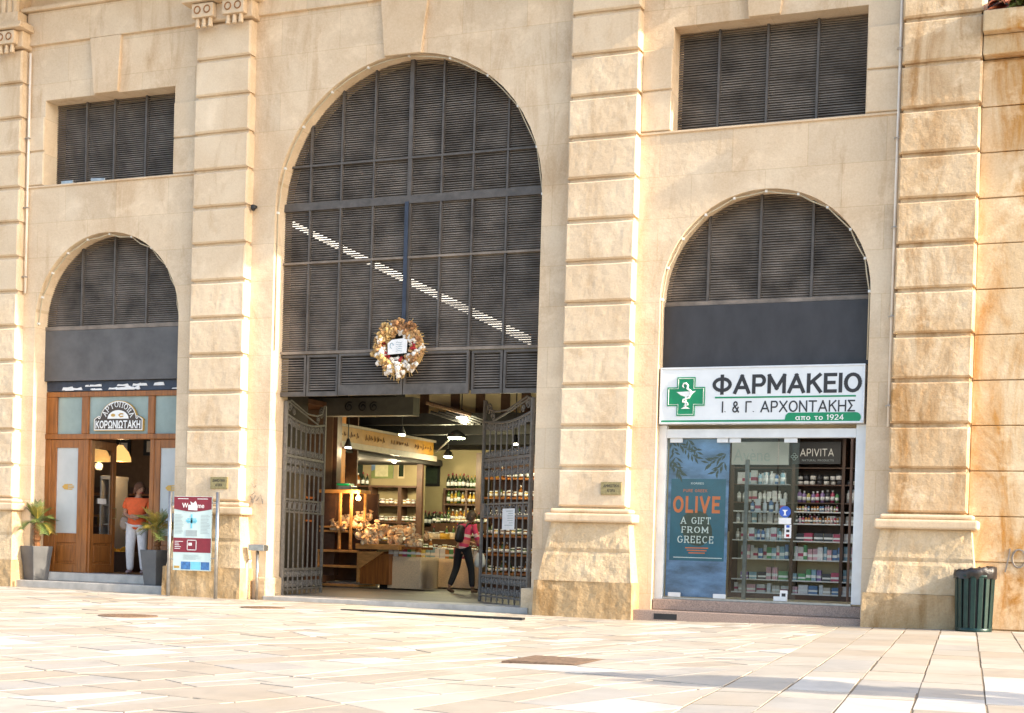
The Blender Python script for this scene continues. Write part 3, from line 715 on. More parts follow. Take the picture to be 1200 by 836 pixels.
# weeds on the roof edge
def leafmass(mb, c, rad, n, size, mi=0):
    for _ in range(n):
        v = Vector((random.gauss(0, 1), random.gauss(0, 1), random.gauss(0, 1))).normalized()*random.random()**.45
        p = Vector(c)+Vector((v.x*rad[0], v.y*rad[1], v.z*rad[2])); d = Vector((random.uniform(-1, 1), random.uniform(-1, 1), random.uniform(-.6, 1))).normalized()
        e = d.orthogonal().normalized(); l = size*random.uniform(.6, 1.3)
        mb.add([p-d*l*.5, p+e*l*.28, p+d*l*.5, p-e*l*.28], [(0, 1, 2, 3)], mi)
mb = MB(); leafmass(mb, (.35, 0, .12), (.5, .14, .16), 420, .09); mb.tube([(0, 0, -.06), (.2, 0, .05), (.5, 0, .2)], .012, 5)
solo('roof_weed', mb, 'frond', 'scrubby green weed growing on the tiled roof edge', 'plant', (5.35, -.1, 8.87))

# ------------------------------------------------------------------ bakery front
bk = thing('bakery_shopfront', 'varnished brown timber bakery shopfront with frosted panes and half open door', 'shopfront', (-10.2, .6, .36))
YF = .60
zT, zR0, zR1, zB0 = 3.775, 2.98, 2.88, .36
def xb(px, Y=YF): return at(px, 560, Y).x
xs_ = [-11.86, xb(67), xb(95), xb(103.5), xb(172.5), xb(180), -8.62]
def fbox(mb, x0, x1, z0, z1, y0=YF-.03, y1=YF+.07): mb.box(x0, x1, y0, y1, z0, z1)
mb = MB(); fbox(mb, -11.86, -8.62, 3.68, 3.78); fbox(mb, -11.86, -8.62, zR1, zR0, YF-.045, YF+.08)
for a, b in ((-11.86, xb(66)), (xb(95), xb(103)), (xb(172.5), xb(180)), (-8.74, -8.62)): fbox(mb, a, b, zR0+.001, 3.679)
for a, b in ((-11.86, xb(60)), (xb(98), xb(104)), (xb(176), xb(181))): fbox(mb, a, b, zB0, zR1-.001)
mb.build('frame', 'wood', bk, bevel=.012)
for a, b in ((xb(66), xb(95)), (xb(103), xb(172.5)), (xb(180), -8.74)):
    MB().box(a, b, YF+.015, YF+.025, zR0, 3.68).build('transom_pane', 'frost_green', bk)
def leaf(a, b, name, loc_rot=None, gl='frost', gold=True):
    """door leaf from x=a to x=b; glass above, panel below"""
    w = b-a; s = .13 if w > .5 else .09; lf = MB(); T = lambda m_: m_
    lf.box(0, s, -.03, .03, .0, 2.515).box(w-s, w, -.03, .03, 0, 2.515).box(s, w-s, -.03, .03, 2.36, 2.515).box(s, w-s, -.03, .03, 0, .16).box(s, w-s, -.03, .03, .56, .74)
    lf.box(s+.001, w-s-.001, -.012, .012, .16, .56).box(s+.05, w-s-.05, -.026, .02, .21, .51)
    o = lf.build(name, 'wood', bk, bevel=.008, local=True)
    o.location = Vector((a, YF+.01, zB0))-bk.location
    if loc_rot: o.rotation_euler = (0, 0, loc_rot)
    p = MB().box(s, w-s, -.004, .004, .74, 2.36).build('pane', gl, o, local=True)
    if gold:
        g2 = MB(); c = ((s+w-s)/2, 1.62)
        g2.prism([(c[0]-.12, c[1]), (c[0]-.06, c[1]+.05), (c[0]+.02, c[1]+.055), (c[0]+.02, c[1]-.055), (c[0]-.06, c[1]-.05)], -.010, -.006)
        for dz in (-.045, -.015, .015, .045): g2.box(c[0]+.03, c[0]+(.12 if abs(dz) > .02 else .16), -.010, -.006, c[1]+dz-.009, c[1]+dz+.009)
        g2.build('gold_emblem', 'gold', o, local=True)
    return o
leaf(xb(60), xb(98), 'side_leaf')
leaf(xb(181), -8.62, 'side_leaf')
dl = leaf(xb(104.5), xb(104.5)+.95, 'door', R(99), 'glass_clear', False)
MB().tube([(.86, -.03, 1.05), (.86, -.09, 1.06), (.86, -.09, 1.24), (.86, -.03, 1.25)], .012, 6).build('handle', 'brass', dl, local=True)
MB().box(.3, .62, -.012, -.008, 1.32, 1.42).build('paper_notice', 'paper', dl, local=True)
# shop emblem on the middle transom pane
sg = thing('bakery_sign', 'brown and gold bakery sign with arched lettering on the transom glass', 'sign', (xb(138), YF, 3.1))
cx = xb(138.5); zb, zt = 3.035, 3.60; hw = .56
def emblem(k):     # outline of the plaque, k shrinks it
    w_, h_ = hw-k, (zt-zb)-k
    pts = [(-w_, zb+k), (w_, zb+k), (w_, zb+.22-k*.4), (w_*.86, zb+.27-k*.3)]
    pts += [(w_*.74*math.cos(q), zb+.22+(zt-k-zb-.22)*math.sin(q)) for q in [math.pi*.04+i*math.pi*.92/16 for i in range(17)]]
    pts += [(-w_*.86, zb+.27-k*.3), (-w_, zb+.22-k*.4)]
    return [(cx+x, z) for x, z in pts]
MB().prism(emblem(0), YF-.035, YF+.012).build('gold_border', 'gold', sg)
MB().prism(emblem(.012), YF-.040, YF-.036).build('white_line', 'letterwhite', sg)
MB().prism(emblem(.03), YF-.045, YF-.041).build('brown_field', 'brownsign', sg)
mb = MB().prism([(cx+.24*math.cos(math.pi*i/12), zb+.225+.16*math.sin(math.pi*i/12)) for i in range(13)], YF-.050, YF-.046)
mb.build('white_sun', 'letterwhite', sg)
mb = MB().prism([(cx-.11+.05*math.cos(i*.7), zb+.29+.03*math.sin(i*.7)) for i in range(9)], YF-.054, YF-.051)
for s_ in (-1, 1): mb.tube([(cx+.02, YF-.053, zb+.29), (cx+.06, YF-.053, zb+.29+.03*s_), (cx+.12, YF-.053, zb+.29+.02*s_)], .012, 5)
mb.build('wheat_mark', 'gold', sg)
stext('lettering', 'ΚΟΡΩΝΙΩΤΑΚΗ', cx-hw+.05, cx+hw-.05, zb+.04, zb+.195, YF-.05, 'letterwhite', sg, wt=.21, gap=.10)
stext('lettering', 'ΑΡΤΟΠΟΙΪΑ', 0, 1, 0, 1, YF-.05, 'letterwhite', sg, arc=(cx, zb+.14, .305, .40, math.pi*.86, math.pi*.12), wt=.16, serif=True, gap=.3)
for s_ in (-1, 1):
    MB().tube([(cx+s_*(.43+.035*math.cos(q*.6)*(1-q*.06)), YF-.05, zb+.245+.035*math.sin(q*.6)*(1-q*.06)) for q in range(12)], .008, 5).build('scroll_mark', 'letterwhite', sg)
# steps
st = thing('bakery_steps', 'two grey marble steps in front of the bakery door', 'steps', (-10.2, .2, .0))
MB().box(-12.08, -8.30, -.06, .5, -.1, .20).build('lower_step', 'step', st, bevel=.012)
MB().box(-11.80, -8.60, .34, .8, .202, .358).build('upper_step', 'step', st, bevel=.012)
# bakery room
room = MB().box(-16.4, -8.52, .8, 6, .2, .352).box(-16.4, -8.5, 5.9, 6.1, .352, 4).box(-16.4, -8.5, .8, 6, 3.95, 4.05).box(-16.5, -16.4, .8, 6, .352, 4)
room.build('bakery_room', 'wood_dark', hall)
MB().box(-16.3, -8.6, 5.86, 5.897, 2.2, 3.94).build('upper_wall_band', simple('brown_wall_paint', (.14, .09, .055), .8), hall)
p1 = at(137, 516, 5.8); p2 = at(152, 535, 5.8)
def picture(p1, p2, Y, mat, label, frame='black', fw_=.05, cat='picture'):
    t = thing('framed_picture', label, cat, ((p1.x+p2.x)/2, Y, p2.z))
    x0, x1, z0, z1 = p1.x, p2.x, p2.z, p1.z
    MB().box(x0, x1, Y-.03, Y, z0, z0+fw_).box(x0, x1, Y-.03, Y, z1-fw_, z1).box(x0, x0+fw_, Y-.03, Y, z0+fw_, z1-fw_).box(x1-fw_, x1, Y-.03, Y, z0+fw_, z1-fw_).build('frame', frame, t)
    MB().box(x0+fw_, x1-fw_, Y-.015, Y-.002, z0+fw_, z1-fw_).build('print', mat, t)
    return t
picture(at(136, 515, 5.8), at(152, 536, 5.8), 5.84, 'paper', 'black framed picture high on the bakery back wall', fw_=.08)
picture(at(168, 513, 5.8), at(180, 534, 5.8), 5.84, 'paper', 'dark framed print at the right end of the bakery wall', fw_=.08)
def pendant(loc, label, P, mat='domelamp', r=.22):
    t = thing('pendant_lamp', label, 'lamp', loc)
    MB().lathe([(r, 0), (r*.97, .08), (r*.75, .2), (r*.35, .3), (.05, .34)], loc, 16).build('lamp_shade', mat, t, smooth=True)
    MB().tube([(loc[0], loc[1], loc[2]+.34), (loc[0], loc[1], 3.94)], .01, 5).build('cord', 'black', t)
    l = bpy.data.lights.new('pendant_light', 'POINT'); l.energy = P; l.color = (1, .65, .32); l.shadow_soft_size = .08
    o = bpy.data.objects.new('pendant_light', l); COL.objects.link(o); o.parent = t; o.location = (0, 0, -.1)
p = at(141, 541, 3.0); pendant((p.x, 3.0, p.z), 'glowing gold dome lamp hanging above the bakery doorway', 7)
p = at(117, 541, 3.4); pendant((p.x, 3.4, p.z), 'gold dome lamp standing in for a reflection in the bakery door glass', 3)  # second lamp stands in for a reflection in the door glass
# chilled cabinet, counter, fruit
c = at(121, 670, 3.2); c0 = at(115, 670, 3.2).x; c1 = at(127.5, 670, 3.2).x
fd = thing('display_fridge', 'glass fronted white display fridge behind the open bakery door', 'fridge', (c.x, 3.2, .352))
MB().box(c0, c0+.05, 3.2, 3.8, .353, 2.25).box(c1-.05, c1, 3.2, 3.8, .353, 2.25).box(c0, c1, 3.2, 3.8, 2.25, 2.33).box(c0, c1, 3.75, 3.8, .353, 2.25).box(c0, c1, 3.2, 3.8, .353, .55).build('cabinet', 'alu', fd, bevel=.01)
for z in (.9, 1.3, 1.7): MB().box(c0+.05, c1-.05, 3.25, 3.75, z, z+.02).build('shelf', 'steel', fd)
ct = thing('bakery_counter', 'dark wooden bakery counter behind the doorway', 'counter', (-11.6, 4.2, .352))
MB().box(-13.2, -9.4, 4.0, 4.6, .353, 1.25).build('body', 'wood_dark', ct, bevel=.01); MB().box(-13.25, -9.35, 3.95, 4.65, 1.252, 1.3).build('top', 'wood', ct, bevel=.01)
ck = thing('fruit_crate', 'wooden crate of yellow fruit on the bakery floor', 'crate', (0, 0, 0))
p = at(143, 655, 2.6); ck.location = (p.x, 2.6, .352)
MB().box(-.3, .3, -.2, .2, 0, .03).box(-.3, .3, -.2, -.18, .03, .4).box(-.3, .3, .18, .2, .03, .4).box(-.3, -.28, -.18, .18, .03, .4).box(.28, .3, -.18, .18, .03, .4).build('slats', 'wood_dark', ck, local=True)
fr0 = None
for k in range(16):
    loc = (p.x+random.uniform(-.24, .24), 2.6+random.uniform(-.14, .14), .352+.36+random.uniform(0, .10))
    if fr0 is None: fr0 = solo('yellow_fruit', MB().blob((0, 0, 0), (.055, .045, .045), 8, 6), 'lemon', 'yellow fruit piled in the crate in the bakery', 'fruit', loc, 'yellow fruit in the bakery crate', smooth=True)
    else: dup(fr0, loc)
bj = None
for k in range(14):
    x = -12.6+k*.22; 
    for (z, nm) in ((1.302, 'jar on the bakery counter beneath the lamps'),):
        mb = MB().lathe([(.05, 0), (.05, .16), (.03, .19), (.035, .23)], n=8)
        if bj is None: bj = solo('counter_jar', mb, 'bottle_gold', nm, 'jar', (x, 4.2, z), 'jars on the bakery counter', smooth=True)
        else: dup(bj, (x, 4.2+random.uniform(-.1, .1), z))
MB().box(-15, -9, 5.5, 5.86, 1.5, 1.54).box(-15, -9, 5.5, 5.86, 2.0, 2.04).build('back_shelf', 'wood', hall)

# ------------------------------------------------------------------ planters and palms
def planter(loc, rz, label):
    t = thing('planter_pot', label, 'planter', loc, rz)
    a, b, h = .155, .215, .64
    mb = MB()
    for i, (s0, z) in enumerate(((a, 0), (b, h), (b-.03, h), (b-.05, h-.08))): mb.v += [(-s0, -s0, z), (s0, -s0, z), (s0, s0, z), (-s0, s0, z)]
    for i in range(3):
        for j in range(4): mb.f.append((i*4+j, i*4+(j+1) % 4, i*4+4+(j+1) % 4, i*4+4+j)); mb.mi.append(0)
    mb.f.append((3, 2, 1, 0)); mb.mi.append(0)
    mb.build('pot', 'pot', t, bevel=.012, local=True)
    MB().box(-b+.052, b-.052, -b+.052, b-.052, h-.10, h-.06).build('soil', 'rubber', t, local=True)
    return t
def palm(loc, label, seed, h=.36, L=.62, yellow=.2, n=26):
    random.seed(seed)
    t = thing('potted_palm', label, 'palm', loc)
    mb = MB(); pr = []
    for i in range(15): z = h*i/14; pr.append((.062+.012*math.sin(i*1.3)+(.012 if i % 2 else -.004)-.012*z/h, z))
    mb.lathe(pr, n=9); mb.build('trunk', 'trunk', t, local=True)
    mb = MB()
    for k in range(n):
        az = k*2.399+random.uniform(-.2, .2); el = R(random.uniform(10, 82)) ; l = L*random.uniform(.75, 1.1)
        d = Vector((math.cos(az)*math.cos(el), math.sin(az)*math.cos(el), math.sin(el)))
        p = Vector((0, 0, h-.01)); prev = p.copy(); mi = 1 if random.random() < yellow else 0; pts = [p.copy()]
        for i in range(12):
            d = (d+Vector((0, 0, -.085-.06*(1-math.sin(el))))).normalized(); p = p+d*l/12; pts.append(p.copy())
            if i < 2: continue
            sd_ = d.cross(Vector((0, 0, 1))).normalized(); ll = .17*math.sin(min(1, (i+1)/10)*math.pi*.85)+.05
            for s_ in (-1, 1):
                e = (sd_*s_+d*.9+Vector((0, 0, .25))).normalized()*ll; wv = d*.010
                mid = p+e*.5+Vector((0, 0, .008))
                mb.add([p-wv, p+wv, mid+wv*.9, p+e, mid-wv*.9], [(0, 1, 2, 3, 4)], mi)
        mb.tube(pts, [.008]*8+[.004]*5, 4, mi)
    mb.build('fronds', ['frond', 'frond_y'], t, local=True)
    return t
l1 = (-11.70, .22, .2); l2 = (-8.93, .17, .2)
planter(l1, R(-16), 'tall tapered grey pot at the left end of the bakery steps, one side sunlit')
palm((l1[0], l1[1], l1[2]+.58), 'small green palm with stubby trunk in the leftmost pot', 3, .50, .39, .10, 22)
planter(l2, R(-12), 'tall tapered grey pot beside the information board')
palm((l2[0], l2[1], l2[2]+.58), 'yellowing palm in the pot beside the information board', 8, .42, .45, .5, 22)
random.seed(21)

# ------------------------------------------------------------------ information board
YB = -.42
ib = thing('information_board', 'maroon and pale blue welcome board between two steel posts', 'sign', (at(226, 700, YB).x, YB, .03))
bx0, bx1 = at(204, 625, YB).x, at(248, 625, YB).x; bz0, bz1 = at(226, 669, YB).z, at(226, 582, YB).z
for px, pt, pb in ((198.5, 576, 699), (254, 577, 703)):
    q = at(px, (pt+pb)/2, YB).x
    MB().tube([(q, YB, 0), (q, YB, at(px, pt, YB).z)], .033, 10).build('post', 'steel', ib, smooth=True)
    for zz in (at(px, 590, YB).z, at(px, 655, YB).z): MB().tube([(q, YB, zz), (bx0+.02 if q < bx0 else bx1-.02, YB, zz)], .012, 6).build('clamp', 'steel', ib)
bd = MB().box(bx0, bx1, YB-.015, YB+.015, bz0, bz1).build('panel', 'paleblue', ib, bevel=.004)
bw, bh = bx1-bx0, bz1-bz0
def bp(u, v): return bx0+u*bw, bz0+v*bh
def brect(nm, u0, u1, v0, v1, mat, k=1): 
    (a, c_), (b, d_) = bp(u0, v0), bp(u1, v1); MB().box(a, b, YB-.0155-.0015*k, YB-.0151-.0015*(k-1), c_, d_).build(nm, mat, bd)
MB().prism([bp(0, .995), bp(1, .995), bp(1, .83)]+[bp(1-i/10, .83-.035*math.sin(math.pi*i/10)) for i in range(1, 10)]+[bp(0, .83)], YB-.018, YB-.0152).build('maroon_header', 'maroon', bd)
brect('maroon_band', 0, 1, .245, .44, 'maroon')
for u0, u1, mt in ((.22, .47, 'blueprint'), (.48, .74, 'cyan'), (.75, .97, 'blueprint')): brect('photo_strip', u0, u1, .015, .12, mt)
brect('photo_strip', .03, .18, .03, .06, 'gold')
for a, b, c_, d_ in ((.33, .62, .655, .685), (.455, .50, .57, .76), (.36, .60, .64, .66), (.36, .60, .69, .705)): brect('map_print', a, b, c_, d_, 'cyan', 2)
brect('building_photo', .33, .63, .465, .545, 'greytext', 2)
mb = MB()
for side in (.03, .72):
    for k in range(14):
        v = .50+k*.019; (a, c_), (b, d_) = bp(side, v), bp(side+random.uniform(.17, .25), v+.006); mb.box(a, b, YB-.0175, YB-.0165, c_, d_)
for k in range(6): (a, c_), (b, d_) = bp(.28, .15+k*.012), bp(.28+random.uniform(.3, .5), .154+k*.012); mb.box(a, b, YB-.0175, YB-.0165, c_, d_)
mb.build('small_print', 'greytext', bd)
mb = MB()
for k in range(5): (a, c_), (b, d_) = bp(.04, .29+k*.024), bp(.04+random.uniform(.1, .24), .298+k*.024); mb.box(a, b, YB-.0195, YB-.0185, c_, d_)
for u in (.1, .62): (a, c_), (b, d_) = bp(u, .963), bp(u+.28, .972); mb.box(a, b, YB-.0195, YB-.0185, c_, d_)
mb.build('white_small_print', 'letterwhite', bd)
(a, c_), (b, d_) = bp(.37, .275), bp(.62, .415)
mb = MB(); mb.box(a, b, YB-.0195, YB-.0185, c_, c_+.012).box(a, b, YB-.0195, YB-.0185, d_-.012, d_).box(a, a+.012, YB-.0195, YB-.0185, c_, d_).box(b-.012, b, YB-.0195, YB-.0185, c_, d_).box(a+.03, a+.1, YB-.0195, YB-.0185, c_+.08, c_+.13)
mb.build('square_emblem', 'letterwhite', bd)
(a, c_), (b, d_) = bp(.22, .845), bp(.80, .91); text('lettering', 'Welcome', a, b, c_, d_, YB-.0195, 'letterwhite', bd, depth=.002, bold=.01)
(a, c_) = bp(.5, .87); MB().prism([(a-.09, c_-.07), (a+.1, c_-.075), (a+.09, c_+.03), (a+.06, c_+.09), (a+.01, c_+.05), (a-.05, c_+.08), (a-.03, c_+.02), (a-.09, c_+.01)], YB-.0235, YB-.0225).build('torn_sticker', 'paper', bd)

# brass plaques
def plaque(px0, px1, py0, py1, label, lines):
    Y = -.028; a = at(px0, (py0+py1)/2, Y); b = at(px1, (py0+py1)/2, Y); zc = (a.z+b.z)/2; h = at(px0, py0, Y).z-at(px0, py1, Y).z
    t = thing('wall_plaque', label, 'plaque', ((a.x+b.x)/2, Y, zc-h/2))
    MB().box(a.x, b.x, Y, 0.03, zc-h/2, zc+h/2).build('plate', 'brass', t, bevel=.004)
    for i, s in enumerate(lines):
        z0 = zc+h*(.08-.38*i); mg = .13 if i == 0 else .1
        stext('lettering', s, a.x+(b.x-a.x)*mg*(1+2*i), b.x-(b.x-a.x)*mg*(1+2*i), z0, z0+h*.24, Y-.003, 'ink', t, wt=.17)
plaque(246.5, 266, 559, 573, 'small brass plaque on the pilaster beside the bakery', ['ΔΗΜΟΤΙΚΗ', 'ΑΓΟΡΑ'])
plaque(704, 728, 565, 580, 'small brass plaque on the pilaster between gate and pharmacy', ['ΔΗΜΟΤΙΚΗ', 'ΑΓΟΡΑ'])
# service post and pipe
q = at(302, 642, .02)
sp_ = thing('service_post', 'thin grey post with small box top beside the market gate', 'post', (q.x, .02, .02))
MB().tube([(q.x, .02, 0), (q.x, .02, q.z-.05)], .028, 8).build('post', 'steel', sp_, smooth=True)
MB().box(q.x-.15, q.x+.17, -.06, .1, q.z-.055, q.z+.055).build('box_top', 'steel', sp_, bevel=.01)
q = at(291, 660, .06); solo('conduit_pipe', MB().tube([(0, 0, 0), (0, 0, .62), (0, .1, .70)], .03, 8), 'pipe', 'short pale conduit pipe rising beside the pilaster plinth', 'pipe', (q.x, .03, .02), smooth=True)
# drainpipes
def dpipe(x, z0, z1, label):
    t = thing('drainpipe', label, 'pipe', (x, .12, z0))
    MB().tube([(x, .15, z0), (x, .15, z1)], .022, 10).build('pipe', 'pipe', t, smooth=True)
    for z in [z0+.3+k*1.3 for k in range(int((z1-z0)/1.3))]: MB().tube([(x-.04, .14, z), (x-.035, .09, z), (x+.035, .09, z), (x+.05, .14, z)], .012, 5).build('bracket', 'steel', t)
dpipe(3.915, 3.0, 10.2, 'pale drainpipe running down beside the rightmost pilaster')
dpipe(-12.05, 5.6, 10.1, 'pale drainpipe running down beside the leftmost pilaster')
# loose cables round the arches
def acable(k, y, label, grow, sag, z_end):
    xc, r, zs = ARCH[k]; t = thing('arch_cable', label, 'cable', (xc, y, zs))
    pts = []; n = 10; clips = MB()
    for i in range(n+1):
        a = math.pi*i/n; rr = r+grow; pts.append((xc+rr*math.cos(a), y, zs+rr*math.sin(a)))
        clips.box(pts[-1][0]-.018, pts[-1][0]+.018, y-.02, y+.03, pts[-1][2]-.018, pts[-1][2]+.018)
        if i < n:
            a2 = math.pi*(i+.5)/n; r2 = r+grow-sag-random.uniform(0, .02); pts.append((xc+r2*math.cos(a2), y-.02, zs+r2*math.sin(a2)))
    pts = [(pts[0][0], y, z_end)]+pts+[(pts[-1][0], y, z_end)]
    MB().tube(pts, .011, 5).build('cable', 'cable', t, smooth=True); clips.build('clips', 'letterwhite', t)
acable('r', .26, 'loose beige cable clipped round the arch above the pharmacy', -.025, .018, 4.0)
acable('c', .27, 'loose beige cable clipped round the tall central arch', -.02, .012, 4.4)
acable('l', .28, 'loose beige cable clipped round the arch above the bakery', -.02, .035, 5.0)
# floodlights on the left window sill, spotlight on the wall
fl0 = None
for px, py in ((83, 213), (118, 209)):
    q = at(px, py, .45)
    if fl0 is None:
        fl0 = thing('floodlight', 'small grey floodlight lying on the left window sill, further from the pilaster', 'floodlight', (q.x, .42, 7.615))
        MB().box(-.14, .14, -.08, .06, .03, .1).build('housing', 'steel', fl0, bevel=.01, local=True); MB().box(-.05, .05, -.02, .04, 0, .03).build('foot', 'black', fl0, local=True)
        fl0['label'] = 'leftmost of the two grey floodlights on the left window sill'
    else: dup(fl0, (q.x, .42, 7.615), R(15), 'right one of the two grey floodlights on the left window sill')
q = at(298, 243, .15)
t = thing('wall_spotlight', 'small dark spotlight fixed to the wall right of the second pilaster', 'spotlight', (q.x, .2, q.z))
MB().box(q.x-.03, q.x+.03, .14, .2, q.z-.015, q.z+.03).build('bracket', 'black', t); MB().lathe([(.02, 0), (.045, .04), (.04, .10)], (q.x, .12, q.z-.07), 8).build('lamp_head', 'black', t)

# ------------------------------------------------------------------ ground ironwork and shadow strip
def cover(px, py, Y, r, label):
    x = at(px, py, Y).x; t = thing('manhole_cover', label, 'manhole cover', (x, Y, gz(x)))
    MB().lathe([(r, .002), (r, .022), (r*.9, .022)], (x, Y, gz(x)), 28).build('rim', 'castiron', t)
    mb = MB().lathe([(r*.88, .003), (r*.88, .020)], (x, Y, gz(x)), 28)
    for i in range(-5, 6):
        for j in range(-5, 6):
            if i*i+j*j < 22: mb.box(x+i*r*.17-.02, x+i*r*.17+.02, Y+j*r*.17-.02, Y+j*r*.17+.02, gz(x)+.019, gz(x)+.025)
    mb.build('lid', 'castiron', t)
cover(150, 729, -5.9, .38, 'round rusty manhole cover in the paving before the bakery')
cover(308, 716, -2.4, .34, 'round rusty manhole cover nearest the service post')
x, Y = 2.2, -8.95; t = thing('access_cover', 'rectangular rusty access cover in the paving before the pharmacy', 'manhole cover', (x, Y, gz(x)))
MB().box(-.36, .36, -.42, .42, .001, .022).build('rim', 'castiron', t, local=True); MB().box(-.32, .32, -.38, .38, .0225, .026).build('lid', 'castiron', t, local=True)
a = at(403, 717, -1.7); b = at(615, 729, -1.7)  # dark strip stands in for a shadow line on the paving
solo('shadow_strip', MB().box(-(b.x-a.x)/2, (b.x-a.x)/2, -.06, .06, .002, .034), 'black', 'narrow dark raised strip standing in for a shadow line before the market gate', 'shadow strip', ((a.x+b.x)/2, -1.75, gz((a.x+b.x)/2)+.004))
# litter bin
x, Y = 5.24, -.42; z = gz(x)
t = thing('litter_bin', 'dark green slatted litter bin with a black bag over its rim', 'bin', (x, Y, z))
MB().lathe([(.215, .03), (.235, .80)], (x, Y, z), 28).build('liner', 'black', t)
for k in range(16):
    q = 2*math.pi*k/16; T = Matrix.Translation((x, Y, z)) @ Matrix.Rotation(q, 4, 'Z')
    MB().add([T @ Vector(v) for v in [(.225, -.034, .02), (.245, -.030, .02), (.245, .030, .02), (.225, .034, .02), (.25, -.036, .78), (.268, -.032, .78), (.268, .032, .78), (.25, .036, .78)]],
             [(0, 3, 2, 1), (4, 5, 6, 7), (0, 1, 5, 4), (1, 2, 6, 5), (2, 3, 7, 6), (3, 0, 4, 7)]).build('slat', 'binbody', t, bevel=.006)
MB().lathe([(.24, 0), (.25, .02), (.25, .06), (.235, .07)], (x, Y, z), 28).build('base_ring', 'binbody', t, smooth=True)
MB().lathe([(.255, .76), (.275, .77), (.275, .80), (.255, .81)], (x, Y, z), 28).build('top_ring', 'binbody', t, smooth=True)
mb = MB(); n = 44; o = 0
for lv, (rr, zz, jit) in enumerate(((.18, .84, .01), (.25, .895, .02), (.285, .885, .02), (.285, .82, .03), (.272, .75, .03))):
    for k in range(n):
        q = 2*math.pi*k/n; e = noise.noise(Vector((math.cos(q)*3, math.sin(q)*3, lv*.6)))*jit*1.6; f_ = noise.noise(Vector((math.cos(q)*4, math.sin(q)*4, 5)))
        mb.v.append((x+(rr+e)*math.cos(q), Y+(rr+e)*math.sin(q), z+zz+f_*(.035 if lv else .01)+(.03*math.cos(q) if lv in (1, 2) else 0)))
for lv in range(4):
    for k in range(n): mb.f.append((lv*n+k, lv*n+(k+1) % n, (lv+1)*n+(k+1) % n, (lv+1)*n+k)); mb.mi.append(0)
mb.build('bag_liner', 'binbag', t, smooth=True)

# ------------------------------------------------------------------ iron gate leaves
def spiral(c, r, turns=1.6, a0=0, s=1, n=15):
    return [(c[0]+s*r*(1-.75*i/(n-1))*math.cos(a0+turns*2*math.pi*i/(n-1)), 0, c[1]+r*(1-.75*i/(n-1))*math.sin(a0+turns*2*math.pi*i/(n-1))) for i in range(n)]
def gate(hinge, free, label):
    d = Vector(free)-Vector(hinge); w = d.length; rz = math.atan2(d.y, d.x)
    t = thing('iron_gate', label, 'gate', (hinge[0], hinge[1], .10), rz)
    ztop = lambda u: 3.24-.10*math.sin(math.pi*u/w)-.03*u/w
    fr = MB().box(0, .06, -.03, .03, .0, 3.46).build('hinge_stile', 'iron', t, bevel=.006, local=True)
    MB().box(w-.06, w, -.025, .025, -.06, 3.58).build('meeting_stile', 'iron', t, bevel=.006, local=True)
    for z, h in ((.10, .035), (.46, .045), (1.50, .035), (1.72, .035), (2.50, .05)):
        MB().box(.061, w-.061, -.014, .014, z-h/2, z+h/2).build('rail', 'iron', t, bevel=.004, local=True)
    MB().tube([(u, 0, ztop(u)) for u in [.06+(w-.12)*i/12 for i in range(13)]], .024, 6).build('top_rail', 'iron', t, local=True)
    nb = 7; us = [.06+(w-.12)*(i+1)/(nb+1) for i in range(nb)]
    for u in us: MB().tube([(u, 0, -.02), (u, 0, .03), (u, 0, ztop(u))], [.003, .017, .017], 6).build('bar', 'iron', t, local=True)
    ed = [.06]+us+[w-.06]
    for a, b in zip(ed, ed[1:]):
        sc = MB()
        m_ = (a+b)/2; r = (b-a)*.30
        for s_ in (-1, 1):
            cx_ = m_+s_*(b-a)*.20
            r2 = (b-a)*.235
            for z in (ztop(m_)-.03-r2*1.1, 2.50+.03+r2, 2.50-.03-r2, 2.50-.03-r2*3.6, .46-.03-r2, .10+.03+r2): sc.tube(spiral((cx_, z), r2, 1.5, math.pi/2, s_), .0135, 5)
        sc.tube([(m_+r*math.cos(q*.5236), 0, 1.61+r*.95*math.sin(q*.5236)) for q in range(12)], .013, 5, closed=True)
        sc.build('scroll', 'iron', t, local=True)
    ov = MB()
    ov.tube([(.05, 0, 3.42), (.25, 0, 3.50), (.6, 0, 3.43), (1.1, 0, 3.33), (1.6, 0, 3.34), (1.9, 0, 3.40), (w-.1, 0, 3.56), (w-.03, 0, 3.57)], .018, 6)
    ov.tube([(.1, 0, 3.47), (.9, 0, 3.32), (w-.25, 0, 3.15)], .018, 6)
    for c, r, s_ in (((.22, 3.37), .10, 1), ((w-.25, 3.40), .11, -1), ((w-.42, 3.27), .09, 1), ((.42, 3.30), .07, -1)): ov.tube(spiral(c, r, 1.6, 0, s_), .013, 5)
    ov.build('crest_scroll', 'iron', t, local=True)
    MB().box(w-.2, w-.06, -.03, .03, 1.48, 1.74).build('lock_plate', 'iron', t, bevel=.005, local=True)
    return t, d.normalized()
gate((-6.60, .64, 0), (-6.98, 2.72, 0), 'grey wrought iron gate leaf opened against the left side of the market entrance')
gt, gd = gate((-1.86, .62, 0), (-3.40, 2.12, 0), 'grey wrought iron gate leaf on the right of the entrance, a paper taped on')
def onray(px, py, o, d):      # where the line of sight meets the vertical plane of a gate
    ray = fw + rt*((px-W0/2)/F_PX) - up*((py-H0/2-SY)/F_PX); nrm = Vector((-d.y, d.x, 0))
    return CAM + ray*((Vector(o)-CAM).dot(nrm)/ray.dot(nrm))
q = onray(598, 608, (-1.86, .62, 0), gd); u = (q-Vector((-1.86, .62, 0))).dot(gd)
pn = solo('paper_notice', MB().box(-.26, .26, -.004, .004, -.19, .17), 'paper', 'white paper notice taped to the bars of the right gate leaf', 'notice', (q.x-gd.y*.03*0, q.y, q.z))
